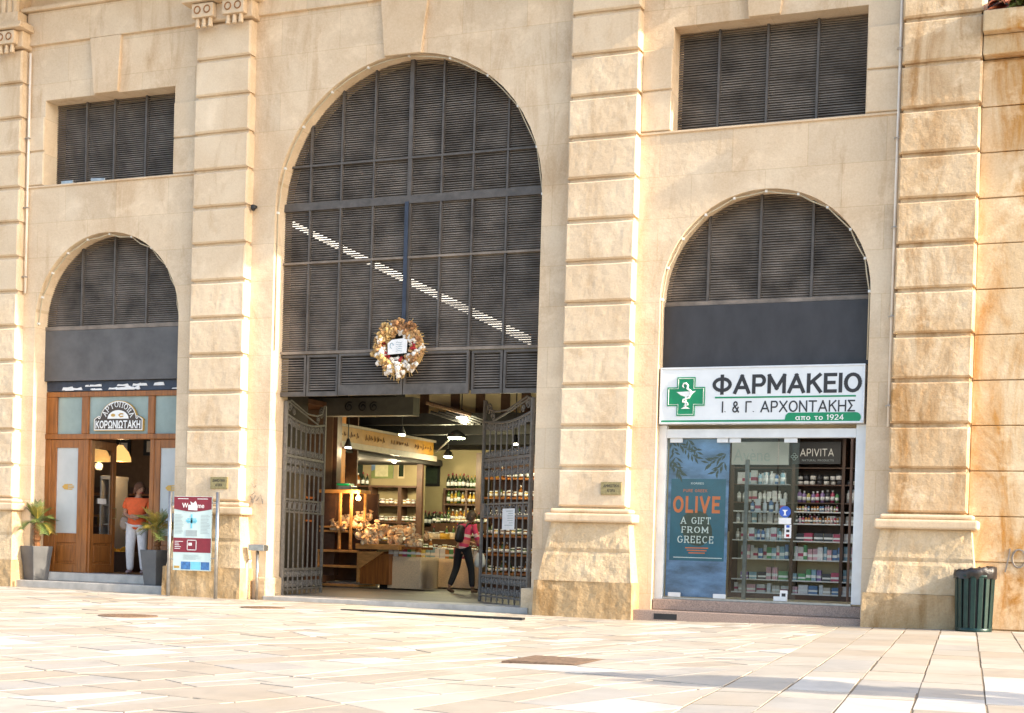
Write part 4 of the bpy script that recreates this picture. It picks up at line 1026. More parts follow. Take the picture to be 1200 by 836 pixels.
pn.rotation_euler = (0, 0, math.atan2(gd.y, gd.x)); off = Vector((gd.y, -gd.x, 0))*.035; pn.location += off if off.y < 0 else -off
mb = MB()
for k in range(7): zz = .12-.04*k; mb.box(-.2, random.uniform(-.05, .2), -.0065, -.0045, zz, zz+.012); mb.box(-.2, random.uniform(-.05, .2), .0045, .0065, zz, zz+.012)
mb.build('printed_lines', 'greytext', pn, local=True)

# ------------------------------------------------------------------ wreath on the louvre
wx, wy, wz = -4.225, .42, 4.39
wr = thing('flower_wreath', 'round wreath of dried tan and white flowers hanging on the central louvre', 'wreath', (wx, wy, wz))
MB().tube([(.345*math.cos(q*.3), 0, .345*math.sin(q*.3)) for q in range(21)], .085, 8, closed=True).build('straw_ring', 'straw', wr, local=True)
def flower(mat):
    mb = MB()
    for k in range(7):
        a = k*.9; mb.blob((random.uniform(-.03, .03)+.035*math.cos(a), random.uniform(-.03, .01), .035*math.sin(a)), random.uniform(.018, .034), 6, 4, .25)
    return mb.mesh('flower', mat)
fm = {k: [flower(k) for _ in range(3)] for k in ('driedtan', 'driedbrown', 'driedwhite', 'straw', 'poppy')}
for k in range(96):
    a = k*2.39996; rad = random.uniform(.24, .46); side = math.cos(a)
    if rad < .33: kind = random.choice(['driedwhite', 'driedwhite', 'driedtan', 'straw', 'driedtan', 'poppy' if random.random() < .5 else 'driedwhite'])
    elif math.sin(a) > .3 and side > -.3: kind = random.choice(['driedbrown', 'driedbrown', 'driedtan'])
    elif side > .4: kind = random.choice(['driedbrown', 'driedtan', 'driedwhite'])
    else: kind = random.choice(['driedtan', 'straw', 'straw', 'driedtan', 'driedwhite'])
    o = bpy.data.objects.new('flower', random.choice(fm[kind])); COL.objects.link(o); o.parent = wr
    o.location = (rad*math.cos(a), -.07-.03*random.random()-.05*math.sin((rad-.22)/.26*math.pi), rad*math.sin(a)); s_ = random.uniform(.8, 1.35); o.scale = (s_,)*3
    o.rotation_euler = (random.uniform(-.5, .5), random.uniform(0, 6), random.uniform(-.5, .5))
mb = MB()
for k in range(46):
    a = random.uniform(0, 6.28); r1 = random.uniform(.3, .42); l = random.uniform(.08, .2); b = a+random.uniform(-.7, .7)
    mb.tube([(r1*math.cos(a), -.09, r1*math.sin(a)), (r1*math.cos(a)+l*.6*math.cos(b), -.11, r1*math.sin(a)+l*.6*math.sin(b)), (r1*math.cos(a)+l*math.cos(b), -.09, r1*math.sin(a)+l*math.sin(b)-.02)], .005, 4)
for k in range(14):
    x = random.uniform(-.22, .14); mb.tube([(x, -.1, -.36), (x+random.uniform(-.04, .04), -.12, -.43), (x+random.uniform(-.06, .03), -.1, -.46-random.uniform(0, .1))], .008, 4)
mb.build('straw_stems', 'straw', wr, local=True)
cd_ = MB().prism([(-.17, -.12), (.18, -.10), (.19, .12), (.13, .15), (-.10, .13), (-.18, .07)], -.165, -.158).build('name_card', 'paper', wr, local=True)
mb = MB()
for k in range(5): mb.tube([(-.02+.03*i, -.167, .08-.035*k+.008*math.sin(i*2+k)) for i in range(5)], .003, 4)
mb.tube([(-.1+.03*math.cos(q*.6), -.167, .03+.045*math.sin(q*.6)) for q in range(9)], .004, 4)
mb.build('handwriting', 'teal', cd_, local=True)
MB().box(-.035, .035, .05, .062, .38, 2.5).build('hanging_strap', 'navy', wr, local=True)

# ------------------------------------------------------------------ pharmacy
sg = thing('pharmacy_sign', 'white illuminated-style pharmacy sign box with green cross and Greek lettering', 'sign', (1.97, .25, 3.06))
sg['label'] = 'wide white pharmacy sign box with green cross and Greek lettering'
YS = .255
sx0, sx1, sz0, sz1 = .40, 3.545, 3.065, 3.945
MB().box(sx0+.03, sx1-.03, YS, YS+.2, sz0+.03, sz1-.03).build('face', 'signwhite', sg)
MB().box(sx0, sx1, YS-.012, YS+.21, sz0, sz0+.03).box(sx0, sx1, YS-.012, YS+.21, sz1-.03, sz1).box(sx0, sx0+.03, YS-.012, YS+.21, sz0+.03, sz1-.03).box(sx1-.03, sx1, YS-.012, YS+.21, sz0+.03, sz1-.03).build('frame', 'alu', sg, bevel=.006)
def sp(px, py): return at(px, py, YS)
def srect(x0, y0, x1, y1):      # photographed rectangle -> x0,x1,z0,z1 averaged
    A, B, C_, D = sp(x0, y0), sp(x1, y0), sp(x0, y1), sp(x1, y1)
    return (A.x+C_.x)/2, (B.x+D.x)/2, (C_.z+D.z)/2, (A.z+B.z)/2
c = sp(804, 465); xw, zw = .295, .295
def cross(k): a = .30-k; b = .115-k*1.0+k*.0; b = .145-k; return [(-b, -a), (b, -a), (b, -b), (a, -b), (a, b), (b, b), (b, a), (-b, a), (-b, b), (-a, b), (-a, -b), (-b, -b)]
cr = MB().prism([(c.x+x, c.z+z) for x, z in cross(0)], YS-.012, YS+.001).build('green_cross', 'green', sg)
mb = MB(); P_ = cross(.022); mb.tube([(c.x+x, YS-.013, c.z+z) for x, z in P_], .005, 4, closed=True); mb.build('white_outline', 'letterwhite', cr)
mb = MB()
mb.prism([(c.x-.15, c.z+.07), (c.x+.16, c.z+.085), (c.x+.08, c.z+.02), (c.x+.03, c.z), (c.x-.02, c.z), (c.x-.08, c.z+.02)], YS-.018, YS-.013)
mb.prism([(c.x-.014, c.z+.0), (c.x+.014, c.z+.0), (c.x+.014, c.z-.17), (c.x-.014, c.z-.17)], YS-.0175, YS-.0125).prism([(c.x-.075, c.z-.19), (c.x+.075, c.z-.19), (c.x+.03, c.z-.165), (c.x-.03, c.z-.165)], YS-.018, YS-.013)
mb.tube([(c.x-.03, YS-.018, c.z+.135), (c.x-.055, YS-.018, c.z+.16), (c.x-.04, YS-.018, c.z+.20), (c.x, YS-.018, c.z+.205), (c.x+.03, YS-.018, c.z+.17), (c.x+.02, YS-.018, c.z+.12), (c.x+.07, YS-.018, c.z+.09), (c.x+.09, YS-.018, c.z+.05), (c.x+.05, YS-.018, c.z-.02), (c.x-.04, YS-.018, c.z-.05), (c.x-.05, YS-.018, c.z-.08), (c.x+.03, YS-.018, c.z-.10), (c.x+.04, YS-.018, c.z-.13), (c.x-.03, YS-.018, c.z-.15)],
        [.010, .012, .014, .015, .016, .017, .017, .017, .016, .015, .013, .012, .009, .005], 6)
mb.build('cup_and_snake', 'letterwhite', cr)
r_ = srect(835, 438.5, 1010, 461); stext('lettering', 'ΦΑΡΜΑΚΕΙΟ', r_[0], r_[1], r_[2]-.01, r_[3]+.01, YS-.004, 'ink', sg, wt=.21, gap=.09)
r_ = srect(846, 466, 1002, 484.5); stext('lettering', 'Ι. & Γ. ΑΡΧΟΝΤΑΚΗΣ', r_[0], r_[1], r_[2]+.015, r_[3]-.045, YS-.004, 'ink', sg, wt=.15, gap=.13)
r_ = srect(838, 464, 1003, 466.3); MB().box(r_[0], r_[1], YS-.005, YS+.001, (r_[2]+r_[3])/2-.012, (r_[2]+r_[3])/2+.012).build('green_rule', 'green', sg)
r_ = srect(919, 483.5, 1009, 495.5); x0, x1, z0, z1 = r_; rr = (z1-z0)/2
pts = [(x0-.03, z0), (x0+.01, z0+.05), (x0+.02, z1-.04), (x0+.06, z1)] + [(x1-rr+rr*math.cos(a), z0+rr+rr*math.sin(a)) for a in [math.pi/2-i*math.pi/8 for i in range(9)]]
tb = MB().prism([(sx0+.031, z0)] + [(sx0+.031, z0+.05), (x0+.01, z0+.05)] + pts[2:], YS-.006, YS+.001).build('green_tab', 'green', sg)
a = x0+(x1-x0)*.15; b = x0+(x1-x0)*.78; stext('lettering', 'απο το 1924', a, b, z0+.04, z1-.03, YS-.009, 'letterwhite', tb, wt=.15, gap=.12)

ps = thing('pharmacy_shopfront', 'white framed glass pharmacy front with poster behind its left pane', 'shopfront', (1.95, .45, .36))
YG = .45
MB().box(.30, .49, YG-.06, YG+.06, .30, 3.06).build('jamb_frame', 'alu', ps, bevel=.006)
MB().box(3.42, 3.62, YG-.06, YG+.06, .36, 3.06).build('jamb_frame', 'alu', ps, bevel=.006)
MB().box(.491, 3.419, YG-.06, YG+.06, 2.86, 3.0).build('head_frame', 'alu', ps, bevel=.006)
MB().box(.491, 3.419, YG-.05, YG+.05, .335, .365).build('sill_frame', 'steel', ps)
gx = [.495, at(853, 610, YG).x, at(929, 610, YG).x, at(909, 610, YG).x]
for (a, b) in ((gx[0], gx[1]-.006), (gx[1]+.006, gx[3])): MB().box(a, b, YG-.006, YG+.006, .37, 2.855).build('glass_pane', 'glass', ps)
dr = MB().box(gx[3]+.012, gx[2]+.06, YG+.03, YG+.042, .37, 2.855).build('glass_door', 'glass', ps)
for px, py in ((793, 516), (848, 516), (861, 516), (927, 516), (790, 702), (843, 704), (914, 705)):
    q = at(px, py, YG-.01); MB().box(q.x-.1, q.x+.1, YG-.03, YG-.008, max(.37, q.z-.04), max(.37, q.z-.04)+.07).build('glass_clamp', 'alu', ps, bevel=.004)
MB().tube([(3.36, YG-.01, .4), (3.36, YG-.01, 2.85)], .02, 8).build('door_post', 'wood_dark', ps)
def sticker(nm, px0, py0, px1, py1, mat, label, cat, Y=YG-.01):
    a = at(px0, py0, Y); b = at(px1, py1, Y); return solo(nm, MB().box(-(b.x-a.x)/2, (b.x-a.x)/2, -.0015, .0015, 0, a.z-b.z), mat, label, cat, ((a.x+b.x)/2, Y, b.z))
q = at(920, 600, YG-.01); bs_ = solo('round_sticker', MB().prism([(.088*math.cos(i*.314), .088*math.sin(i*.314)) for i in range(20)], -.002, .002), 'sticker', 'round blue sticker on the pharmacy glass door', 'sticker', (q.x, YG-.01, q.z))
MB().prism([(-.045, .03), (.045, .03), (.012, 0), (.012, -.04), (.03, -.055), (-.03, -.055), (-.012, -.04), (-.012, 0)], -.0045, -.0025).build('white_mark', 'letterwhite', bs_, local=True)
o = sticker('notice_sticker', 913, 607, 927, 614.5, 'paper', 'wide white notice sticker below the round blue sticker', 'sticker'); o = sticker('notice_sticker', 919.5, 615, 927, 631, 'paper', 'narrow white notice strip with small pictures on the glass door', 'sticker')
for k in range(3): MB().box(-.025, .025, -.004, -.002, .02+.07*k, .06+.07*k).build('picture_mark', ['poppy', 'ink', 'sticker'][k], o, local=True)
o = sticker('notice_sticker', 914, 692, 922.5, 705, 'paper', 'white sticker with dark mark low on the glass door', 'sticker'); MB().box(-.03, .03, -.004, -.002, .07, .12).build('dark_mark', 'ink', o, local=True)
# poster behind the left pane
YP = .52
po = thing('olive_poster', 'tall blue olive poster with orange lettering behind the left pharmacy pane', 'poster', (.98, YP, .37))
px0, px1 = .505, gx[1]-.02
MB().box(px0, px1, YP, YP+.012, .375, 2.853).build('printed_sheet', 'skyprint', po)
r_ = [at(787, 562, YP), at(851, 561, YP), at(786, 658, YP), at(849, 657, YP)]
tx0, tx1, tz0, tz1 = r_[0].x, r_[1].x, (r_[2].z+r_[3].z)/2, (r_[0].z+r_[1].z)/2
pp = MB().box(tx0, tx1, YP-.004, YP-.0005, tz0, tz1).build('teal_field', 'teal', po)
def ptext(s, py0, py1, pxa, pxb, mat, bold=.0, wt=.16, serif=False):
    A, B = at(pxa, (py0+py1)/2, YP), at(pxb, (py0+py1)/2, YP); zt, zb = at((pxa+pxb)/2, py0, YP).z, at((pxa+pxb)/2, py1, YP).z
    stext('lettering', s, A.x, B.x, zb, zt, YP-.006, mat, pp, wt=wt, serif=serif, gap=.2 if not serif else .3)
ptext('KORRES', 565.5, 568, 810, 825, 'letterwhite', .02); ptext('PURE GREEK', 573.5, 577, 801, 829, 'orangeprint', .01)
ptext('OLIVE', 581, 602, 789, 844, 'orangeprint', wt=.24)
mb = MB(); A = at(816, 619, YP); mb.prism([(A.x+.25*(1+.12*math.sin(i*5))*math.cos(i*.33), A.z+.30*(1+.1*math.cos(i*7))*math.sin(i*.33)) for i in range(19)], YP-.0052, YP-.0042); mb.build('leaf_mark', 'leafprint', pp)
ptext('A GIFT', 606, 614.5, 798, 833, 'letterwhite', wt=.17, serif=True); ptext('FROM', 617, 625, 799, 830, 'letterwhite', wt=.17, serif=True); ptext('GREECE', 628, 637, 794, 836, 'letterwhite', wt=.17, serif=True)
mb = MB()
for k in range(3): A, B = at(803+k*2, 642+k*3, YP), at(830-k*2, 642+k*3, YP); mb.box(A.x, B.x, YP-.006, YP-.0045, A.z-.008, A.z+.008)
mb.build('small_print', 'orangeprint', pp)
mb = MB(); A, B = at(789, 653, YP), at(846, 653, YP); mb.box(A.x, B.x, YP-.006, YP-.0045, A.z-.006, A.z+.006); mb.build('small_print', 'letterwhite', pp)
mb = MB()
def sprig(x, z, a, n, l):
    for i in range(n):
        t_ = i/n; cx_, cz_ = x+l*t_*math.cos(a), z+l*t_*math.sin(a)
        for s_ in (-1, 1):
            b = a+s_*random.uniform(.3, .9); L = random.uniform(.09, .16); e = .018
            p = [(cx_, cz_), (cx_+L*.5*math.cos(b)-e*math.sin(b), cz_+L*.5*math.sin(b)+e*math.cos(b)), (cx_+L*math.cos(b), cz_+L*math.sin(b)), (cx_+L*.5*math.cos(b)+e*math.sin(b), cz_+L*.5*math.sin(b)-e*math.cos(b))]
            p = [(min(px1-.005, max(px0+.005, q[0])), min(2.848, q[1])) for q in p]
            k = len(mb.v)//4; mb.add([(q[0], YP-.002-.00006*k, q[1]) for q in p], [(0, 1, 2, 3)])
sprig(.55, 2.80, -1.3, 7, .55); sprig(.62, 2.82, -.7, 7, .45); sprig(.8, 2.84, -.9, 5, .3); sprig(1.42, 2.62, math.pi+.5, 6, .36); sprig(1.4, 2.50, math.pi+.9, 5, .25); sprig(.53, 2.5, -.9, 5, .3)
mb.build('olive_leaves', 'leafprint', po)
# steps
st = thing('pharmacy_steps', 'two reddish granite steps in front of the pharmacy glass', 'steps', (1.97, .2, 0))
MB().box(.14, 3.66, -.10, .5, -.15, .165).build('lower_step', 'granite', st, bevel=.01)
MB().box(.385, 3.585, .24, .8, .167, .332).build('upper_step', 'granite', st, bevel=.01)
A, B = at(766, 727, -.1), at(793, 727, -.1); MB().box(A.x, B.x, -.104, -.09, .03, .12).build('vent_grille', 'black', st)
# room
mb = MB().box(.06, 5.0, .8, 3.4, .2, .34).box(.06, 5.0, 2.9, 3.0, .34, 3.1).box(.0, .06, .8, 3.4, .2, 3.1).box(4.95, 5.0, .8, 3.4, .2, 3.1).box(.0, 5.0, .8, 3.4, 3.06, 3.12).box(.06, 5.0, .6, .8, .28, .338)
mb.build('pharmacy_room', 'cream', hall)
for x in (1.2, 2.6):  # unseen lamps, added to light the pharmacy interior
    t = thing('added_ceiling_lamp', 'flat white unseen ceiling lamp added to light the pharmacy, %s' % ('nearer the poster' if x < 2 else 'nearer the open doorway'), 'lamp', (x, 1.5, 3.0))
    MB().box(x-.35, x+.35, 1.35, 1.65, 3.0, 3.055).build('housing', 'alu', t); MB().box(x-.32, x+.32, 1.38, 1.62, 2.992, 2.999).build('diffuser', 'ledw', t)
YSH = 2.35
def zs_(py, px=940, Y=YSH): return at(px, py, Y).z
un = thing('pharmacy_shelving', 'tall pharmacy shelf wall with dark header sign above', 'shelf', (2.3, YSH+.25, .34))
ux0, uxm, ux1 = at(856, 600, YSH).x, at(931, 600, YSH).x, at(1003, 600, YSH).x
MB().box(ux0-.4, ux1+.3, YSH+.42, YSH+.46, 1.45, 3.05).build('back_panel', 'wood_dark', un); MB().box(ux0-.4, ux1+.3, YSH+.42, YSH+.46, .34, 1.448).build('back_panel', 'cream', un)
for x in (ux0, at(927, 600, YSH).x, at(985.5, 600, YSH).x, ux1+.05): MB().box(x, x+.05, YSH-.02, YSH+.42, .34, 3.04).build('upright', 'wood_dark', un)
rows = [(548, 'A'), (568, 'B'), (589, 'C'), (599.5, 'D'), (613.5, 'E'), (634, 'F'), (656, 'G'), (680.5, 'H'), (696, 'I')]
for py, _ in rows:
    z = zs_(py); MB().box(ux0+.05, ux1+.04, YSH, YSH+.41, z-.02, z).build('shelf_board', 'white' if py > 590 else 'wood_dark', un)
MB().box(ux0, ux1+.08, YSH-.03, YSH+.42, .34, .42).build('base', 'wood_dark', un)
A = at(929, 518, YSH-.06); B = at(985, 544, YSH-.06)
hd = MB().box(A.x, B.x, YSH-.06, YSH-.01, B.z, A.z).build('header_sign', 'ink', un)
A = at(938, 526, YSH-.06); B = at(977, 535, YSH-.06); stext('lettering', 'APIVITA', A.x, B.x, B.z, A.z, YSH-.064, 'letterwhite', hd, wt=.13)
A = at(940, 538.5, YSH-.06); B = at(977, 541, YSH-.06); stext('lettering', 'NATURAL PRODUCTS', A.x, B.x, B.z, A.z, YSH-.064, 'greytext', hd)
q = at(927.5, 533, YSH-.06)
mb = MB(); [mb.tube([(A.x-.13+.03*math.cos(k*1.57)+.025*math.cos(j*.8), YSH-.064, (A.z+B.z)/2+.06+.035*math.sin(k*1.57)+.022*math.sin(j*.8)) for j in range(8)], .005, 4, closed=True) for k in range(4)]; mb.build('bee_emblem', 'greytext', hd)
A = at(858, 518, YSH-.06); B = at(924, 545, YSH-.06); h2 = MB().box(A.x, B.x, YSH-.06, YSH-.01, B.z, A.z).build('header_sign', 'frost', un)
A = at(860, 526, YSH-.06); B = at(902, 541, YSH-.06); text('lettering', 'Avène', A.x, B.x, B.z, A.z, YSH-.064, 'greytext', h2)
# products: one of each kind, then copies
def carton(w_, d_, h_, mat): return MB().box(-w_/2, w_/2, -d_/2, d_/2, 0, h_).box(-w_/2-.0006, w_/2+.0006, -d_/2-.001, d_/2, h_*.25, h_*.5, 1).mesh('carton', [mat, 'letterwhite' if mat != 'box0' else 'box3'])
def vial(r, h_, mat, cap): return MB().lathe([(r, 0), (r, h_*.72), (r*.45, h_*.8), (r*.45, h_)], n=9).lathe([(r*.5, h_*.86), (r*.5, h_*1.02)], n=8, mi=1).lathe([(r*1.01, h_*.2), (r*1.01, h_*.5)], n=9, mi=2).mesh('bottle', [mat, cap, 'letterwhite'], True)
CART = {i: [carton(.07, .06, .17, 'box%d' % i), carton(.12, .07, .11, 'box%d' % i), carton(.05, .05, .21, 'box%d' % i)] for i in range(12)}
VIAL = [vial(.03, .17, 'box%d' % i, 'white' if i % 2 else 'black') for i in range(12)]
JAR = [MB().lathe([(.042, 0), (.042, .05), (.036, .055)], n=10).lathe([(.043, .056), (.043, .078)], n=10, mi=1).mesh('jar', ['box%d' % i, 'black'], True) for i in (0, 7, 11)]
def goods(name, meshes, x0, x1, z, Y, label, cat, group, gap=.02, maxh=9, two=False, dens=1.0, depth=.0):
    x = x0
    while x < x1-.04:
        me = random.choice(meshes); s_ = random.uniform(1.0, 1.3)
        wd = max(v.co.x for v in me.vertices)-min(v.co.x for v in me.vertices); h_ = max(v.co.z for v in me.vertices)
        s_ = min(s_, maxh/h_)
        if random.random() < dens:
            o = bpy.data.objects.new(name, me); COL.objects.link(o); o.location = (x+wd*s_/2, Y+random.uniform(0, .05)+depth, z+.001); o.scale = (s_,)*3
            o.rotation_euler = (0, 0, random.uniform(-.12, .12)); tag(o, label, cat, group)
        x += wd*s_+gap*random.uniform(.3, 1.4)
xa, xb_, xc_ = ux0+.08, at(930, 600, YSH).x+.03, at(985, 600, YSH).x-.02
xd, xe = xc_+.09, ux1+.03
Z = {k: zs_(py) for py, k in rows}
goods('cosmetic_jar', JAR, xb_, xc_, Z['B'], YSH+.06, 'small cosmetic jar on the shelf under the dark pharmacy header', 'jar', 'jars under the header sign', .015, .1)
goods('cosmetic_jar', JAR, xb_, xc_, Z['B']+.081, YSH+.06, 'small cosmetic jar stacked on the top row of jars', 'jar', 'stacked jars under the header sign', .015, .1)
goods('cosmetic_jar', JAR, xd, xe, Z['B'], YSH+.06, 'small jar on the narrow right hand pharmacy shelf', 'jar', 'jars on the narrow shelf', .015, .1)
goods('lotion_bottle', [VIAL[i] for i in (3, 7, 8, 4, 9)], xb_, xc_, Z['C'], YSH+.08, 'dark and green lotion bottle on the upper pharmacy shelf', 'bottle', 'bottles on the upper pharmacy shelf', .012, .24)
goods('lotion_bottle', [VIAL[i] for i in (7, 2, 11)], xd, xe, Z['C'], YSH+.08, 'bottle on the narrow right hand pharmacy shelf', 'bottle', 'bottles on the narrow pharmacy shelf', .012, .24)
goods('nail_polish', [VIAL[i] for i in (3, 6, 2, 8, 5, 0)], xb_, xc_, Z['D'], YSH+.02, 'tiny bright bottle in the row below the lotions', 'bottle', 'tiny bottles on the slim shelf', .012, .11)
goods('tester_stick', [VIAL[i] for i in (7, 3, 5, 6)], xb_, xc_, Z['E'], YSH+.02, 'small dark and pink tester on the cosmetics rack', 'bottle', 'testers on the cosmetics rack', .008, .12)
goods('tester_stick', [VIAL[i] for i in (7, 5, 3)], xb_, xc_-.3, Z['E']+.0, YSH+.16, 'small tester at the back of the cosmetics rack', 'bottle', 'testers behind on the cosmetics rack', .008, .17)
goods('cream_box', [CART[i][1] for i in (0, 8, 1)], xd-.3, xe, Z['E'], YSH+.1, 'yellow and white carton at the right end of the cosmetics shelf', 'box', 'cartons at the right of the cosmetics shelf', .02, .16)
goods('dark_tub', [CART[i][1] for i in (7, 3, 7)], xb_, xc_, Z['F'], YSH+.1, 'dark carton on the middle pharmacy shelf', 'box', 'dark cartons on the middle shelf', .03, .13)
goods('pale_box', [CART[i][1] for i in (0, 11)], xd-.25, xe, Z['F'], YSH+.1, 'white carton at the right of the middle pharmacy shelf', 'box', 'white cartons on the middle shelf', .02, .13)
goods('tall_box', [CART[i][j] for i in (0, 11, 10, 2, 4, 5) for j in (0, 2)], xa+.1, xe, Z['G'], YSH+.1, 'upright pale carton on the crowded fourth shelf from the bottom', 'box', 'upright cartons on the fourth shelf', .008, .24)
goods('gift_box', [CART[i][j] for i in (5, 9, 3, 4, 10, 7, 1) for j in (0, 1)], xa+.1, xe, Z['H'], YSH+.1, 'coloured carton on the second lowest pharmacy shelf', 'box', 'cartons on the second lowest shelf', .02, .2)
goods('low_box', [CART[i][j] for i in (0, 11, 1, 5, 2) for j in (1, 1, 0)], xa, xe, Z['I'], YSH+.08, 'carton on the lowest pharmacy shelf', 'box', 'cartons on the lowest shelf', .02, .15)
for k, lab in (('B', 'second'), ('C', 'third'), ('E', 'fifth'), ('F', 'sixth')):
    goods('pale_bottle', [VIAL[i] for i in (0, 1, 11)]+[CART[i][0] for i in (0, 10, 11)], xa, xb_-.14, Z[k], YSH+.1, 'pale product on the %s shelf behind the reflecting pane' % lab, 'bottle', 'pale products on the %s shelf behind glass' % lab, .02, .2)
# low display unit in the window
du = thing('display_unit', 'steel and glass shelf stand behind the middle pharmacy pane', 'shelf', (1.85, 1.6, .34))
MB().box(1.5, 1.56, 1.5, 1.56, .34, 2.6).build('window_strut', 'steel', du)
for z in (1.3, 1.75, 2.2): MB().box(1.50, 2.2, 1.5, 1.75, z, z+.012).build('glass_shelf', 'frost', du)
for z in (1.3, 1.75, 2.2): goods('window_bottle', [VIAL[i] for i in (0, 10, 2, 11)]+[CART[0][0]], 1.58, 2.15, z+.012, 1.58, 'pale bottle on the glass shelf at height %.1f in the pharmacy window' % z, 'bottle', 'bottles on glass shelf %s' % z, .03, .22)
for o in [o for o in COL.objects if o.name.startswith('window_bottle')]:
    o['label'] = 'pale bottle on the %s glass shelf in the pharmacy window' % {1: 'lowest', 2: 'topmost'}.get(1 if o.location.z < 1.5 else (2 if o.location.z > 2 else 3), 'middle')
    o['group'] = o['label'].replace('pale bottle', 'bottles')

# ------------------------------------------------------------------ inside the market
FL = .10
MB().box(-30, .05, 26, 26.2, .1, 4.84).build('far_wall', 'cream', hall)
rb_ = thing('sun_reflector', 'white wall added to catch the sun as a bright slit through the tall central louvre', 'building', (-10, 15, 4.96))  # added wall, angled to the sun so the louvre slit looks bright
MB().add([(-18, 9.3, 4.96), (-5, 22.3, 4.96), (-5.7, 23, 4.96), (-18.7, 10, 4.96), (-18, 9.3, 11), (-5, 22.3, 11), (-5.7, 23, 11), (-18.7, 10, 11)], [(0, 1, 2, 3), (4, 5, 6, 7), (0, 1, 5, 4), (1, 2, 6, 5), (2, 3, 7, 6), (3, 0, 4, 7)]).build('reflector_wall', 'white', rb_)
MB().box(-30.2, -30, .9, 26, .1, 12).build('far_side_wall', 'dark', hall)
# boarded high wall with dark bays seen over the gate
q0, q1 = at(478, 462, 15), at(632, 462, 15)
zc0 = at(560, 489, 9.2).z; MB().box(at(476, 475, 9.2).x, -.2, 9.14, 9.24, zc0, 4.84).build('clerestory_wall', 'cream', hall)
for px in (497, 533, 562.5, 592, 616): q = at(px, 475, 9.1); MB().box(q.x-.11, q.x+.11, 9.10, 9.135, zc0, 4.69).build('clerestory_bay', 'wood_dark', hall)
# steel beams and trusses
def bar(a, b, r, nm, mat='black'): return MB().tube([a, b], r, 6).build(nm, mat, hall)
for Y, py in ((8.5, 495), (10.5, 507), (13, 519)):
    a, b = at(470, py-3, Y), at(640, py+2, Y); MB().box(a.x-1.5, b.x+1.5, Y, Y+.2, a.z-.12, a.z+.14).build('roof_beam', 'black', hall)
for k in range(5):
    a, b = at(505+k*9, 483, 8), at(548+k*8, 497, 8); bar(a, b, .035, 'truss_rod')
a, b = at(500, 472, 7.8), at(552, 486, 7.8); bar(a, b, .05, 'truss_rod', 'castiron')
# grey box girder with brackets over the left stall
a, b = at(399, 478, 5.4), at(484, 478, 5.4)
MB().box(a.x-.5, b.x, 5.4, 5.7, at(440, 487, 5.4).z, at(440, 466, 5.4).z).build('box_girder', simple('grey_girder', (.13, .125, .10), .6), hall)
for px in (409, 425, 438):
    c = at(px, 477, 5.36); MB().tube([(c.x+p[0], 5.36, c.z+p[2]) for p in spiral((0, 0), .11, 1.4, 1)], .015, 5).build('iron_scroll', 'black', hall)
# fascia banner along the left row of stalls
BX = -9.05
bn = thing('stall_banner', 'long ochre signboard above the row of food stalls', 'sign', (BX, 9.4, 3.3))
a, b = at(400, 502, 7), at(508, 520, 12)
MB().box(BX-.12, BX, 6.6, 11.9, 3.36, 3.70).build('board', simple('ochre_board', (.19, .09, .010), .5, 0, .2, 6), bn)
MB().box(BX-.16, BX+.03, 6.5, 12.0, 3.702, 3.76).box(BX-.16, BX+.06, 6.5, 12.0, 3.22, 3.355).build('frame', simple('grey_brown_fascia', (.19, .155, .12), .6), bn)
mb = MB()
for k in range(34):
    y = 6.9+k*.145+random.uniform(-.02, .02); h = random.choice([.06, .1, .14])
    if k % 9 in (7, 8): continue
    mb.tube([(BX+.004, y, 3.53-h/2), (BX+.004, y+.03, 3.53+h/2), (BX+.004, y+.06, 3.53-h/3), (BX+.004, y+.09, 3.53+random.uniform(-.05, .05))], .008, 4)
mb.build('faded_script', 'wood_dark', bn)
MB().box(-12, BX-.2, 6.6, 12.9, 3.15, 3.3).build('stall_roof', 'dark', hall)
# stall back walls
YA = 12.0
A = at(396, 530, YA); B = at(486.5, 640, YA)
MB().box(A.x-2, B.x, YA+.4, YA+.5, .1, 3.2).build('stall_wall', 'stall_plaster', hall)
MB().box(B.x, B.x+.16, YA-.02, YA+.08, .1, 3.3).build('stall_post', 'wood_dark', hall)
sh = thing('wall_shelving', 'dark wooden shelves of jars on the back wall of the left stall', 'shelf', ((A.x+B.x)/2, YA, .1))
for py in (569, 591, 611, 634):
    z = at(450, py, YA).z; MB().box(A.x-1, B.x-.02, YA, YA+.39, z-.05, z).build('shelf_board', 'wood_dark', sh)
for px in (433, 468): q = at(px, 580, YA); MB().box(q.x-.05, q.x+.05, YA+.01, YA+.38, at(px, 634, YA).z, at(px, 571, YA).z).build('upright', 'wood_dark', sh)
def framed(px0, py0, px1, py1, Y, mat, label, frame=None):
    a, b = at(px0, py0, Y), at(px1, py1, Y)
    if frame: return picture(a, b, Y, mat, label, frame, .07)
    t = thing('wall_poster', label, 'poster', ((a.x+b.x)/2, Y, b.z)); MB().box(a.x, b.x, Y-.012, Y, b.z, a.z).build('print', mat, t); return t, a, b
t, a, b = framed(398, 531, 425, 560, YA+.39, 'leafprint', 'dark poster at the left of the stall wall')
t, a, b = framed(436, 532, 461, 561, YA+.39, 'skyprint', 'landscape poster with green hills on the stall wall')
Y = YA+.376
MB().prism([(a.x, b.z), (b.x, b.z), (b.x, b.z+.45), (a.x+.5, b.z+.42), (a.x+.35, b.z+.30), (a.x, b.z+.2)], Y-.004, Y).build('hill_print', simple('hill_green_print', (.20, .24, .09), .5), t)
MB().prism([(a.x+.12, b.z+.05), (a.x+.5, b.z+.05), (a.x+.5, b.z+.38), (a.x+.12, b.z+.38)], Y-.009, Y-.005).build('house_print', simple('pale_house_print', (.55, .52, .33), .5), t)
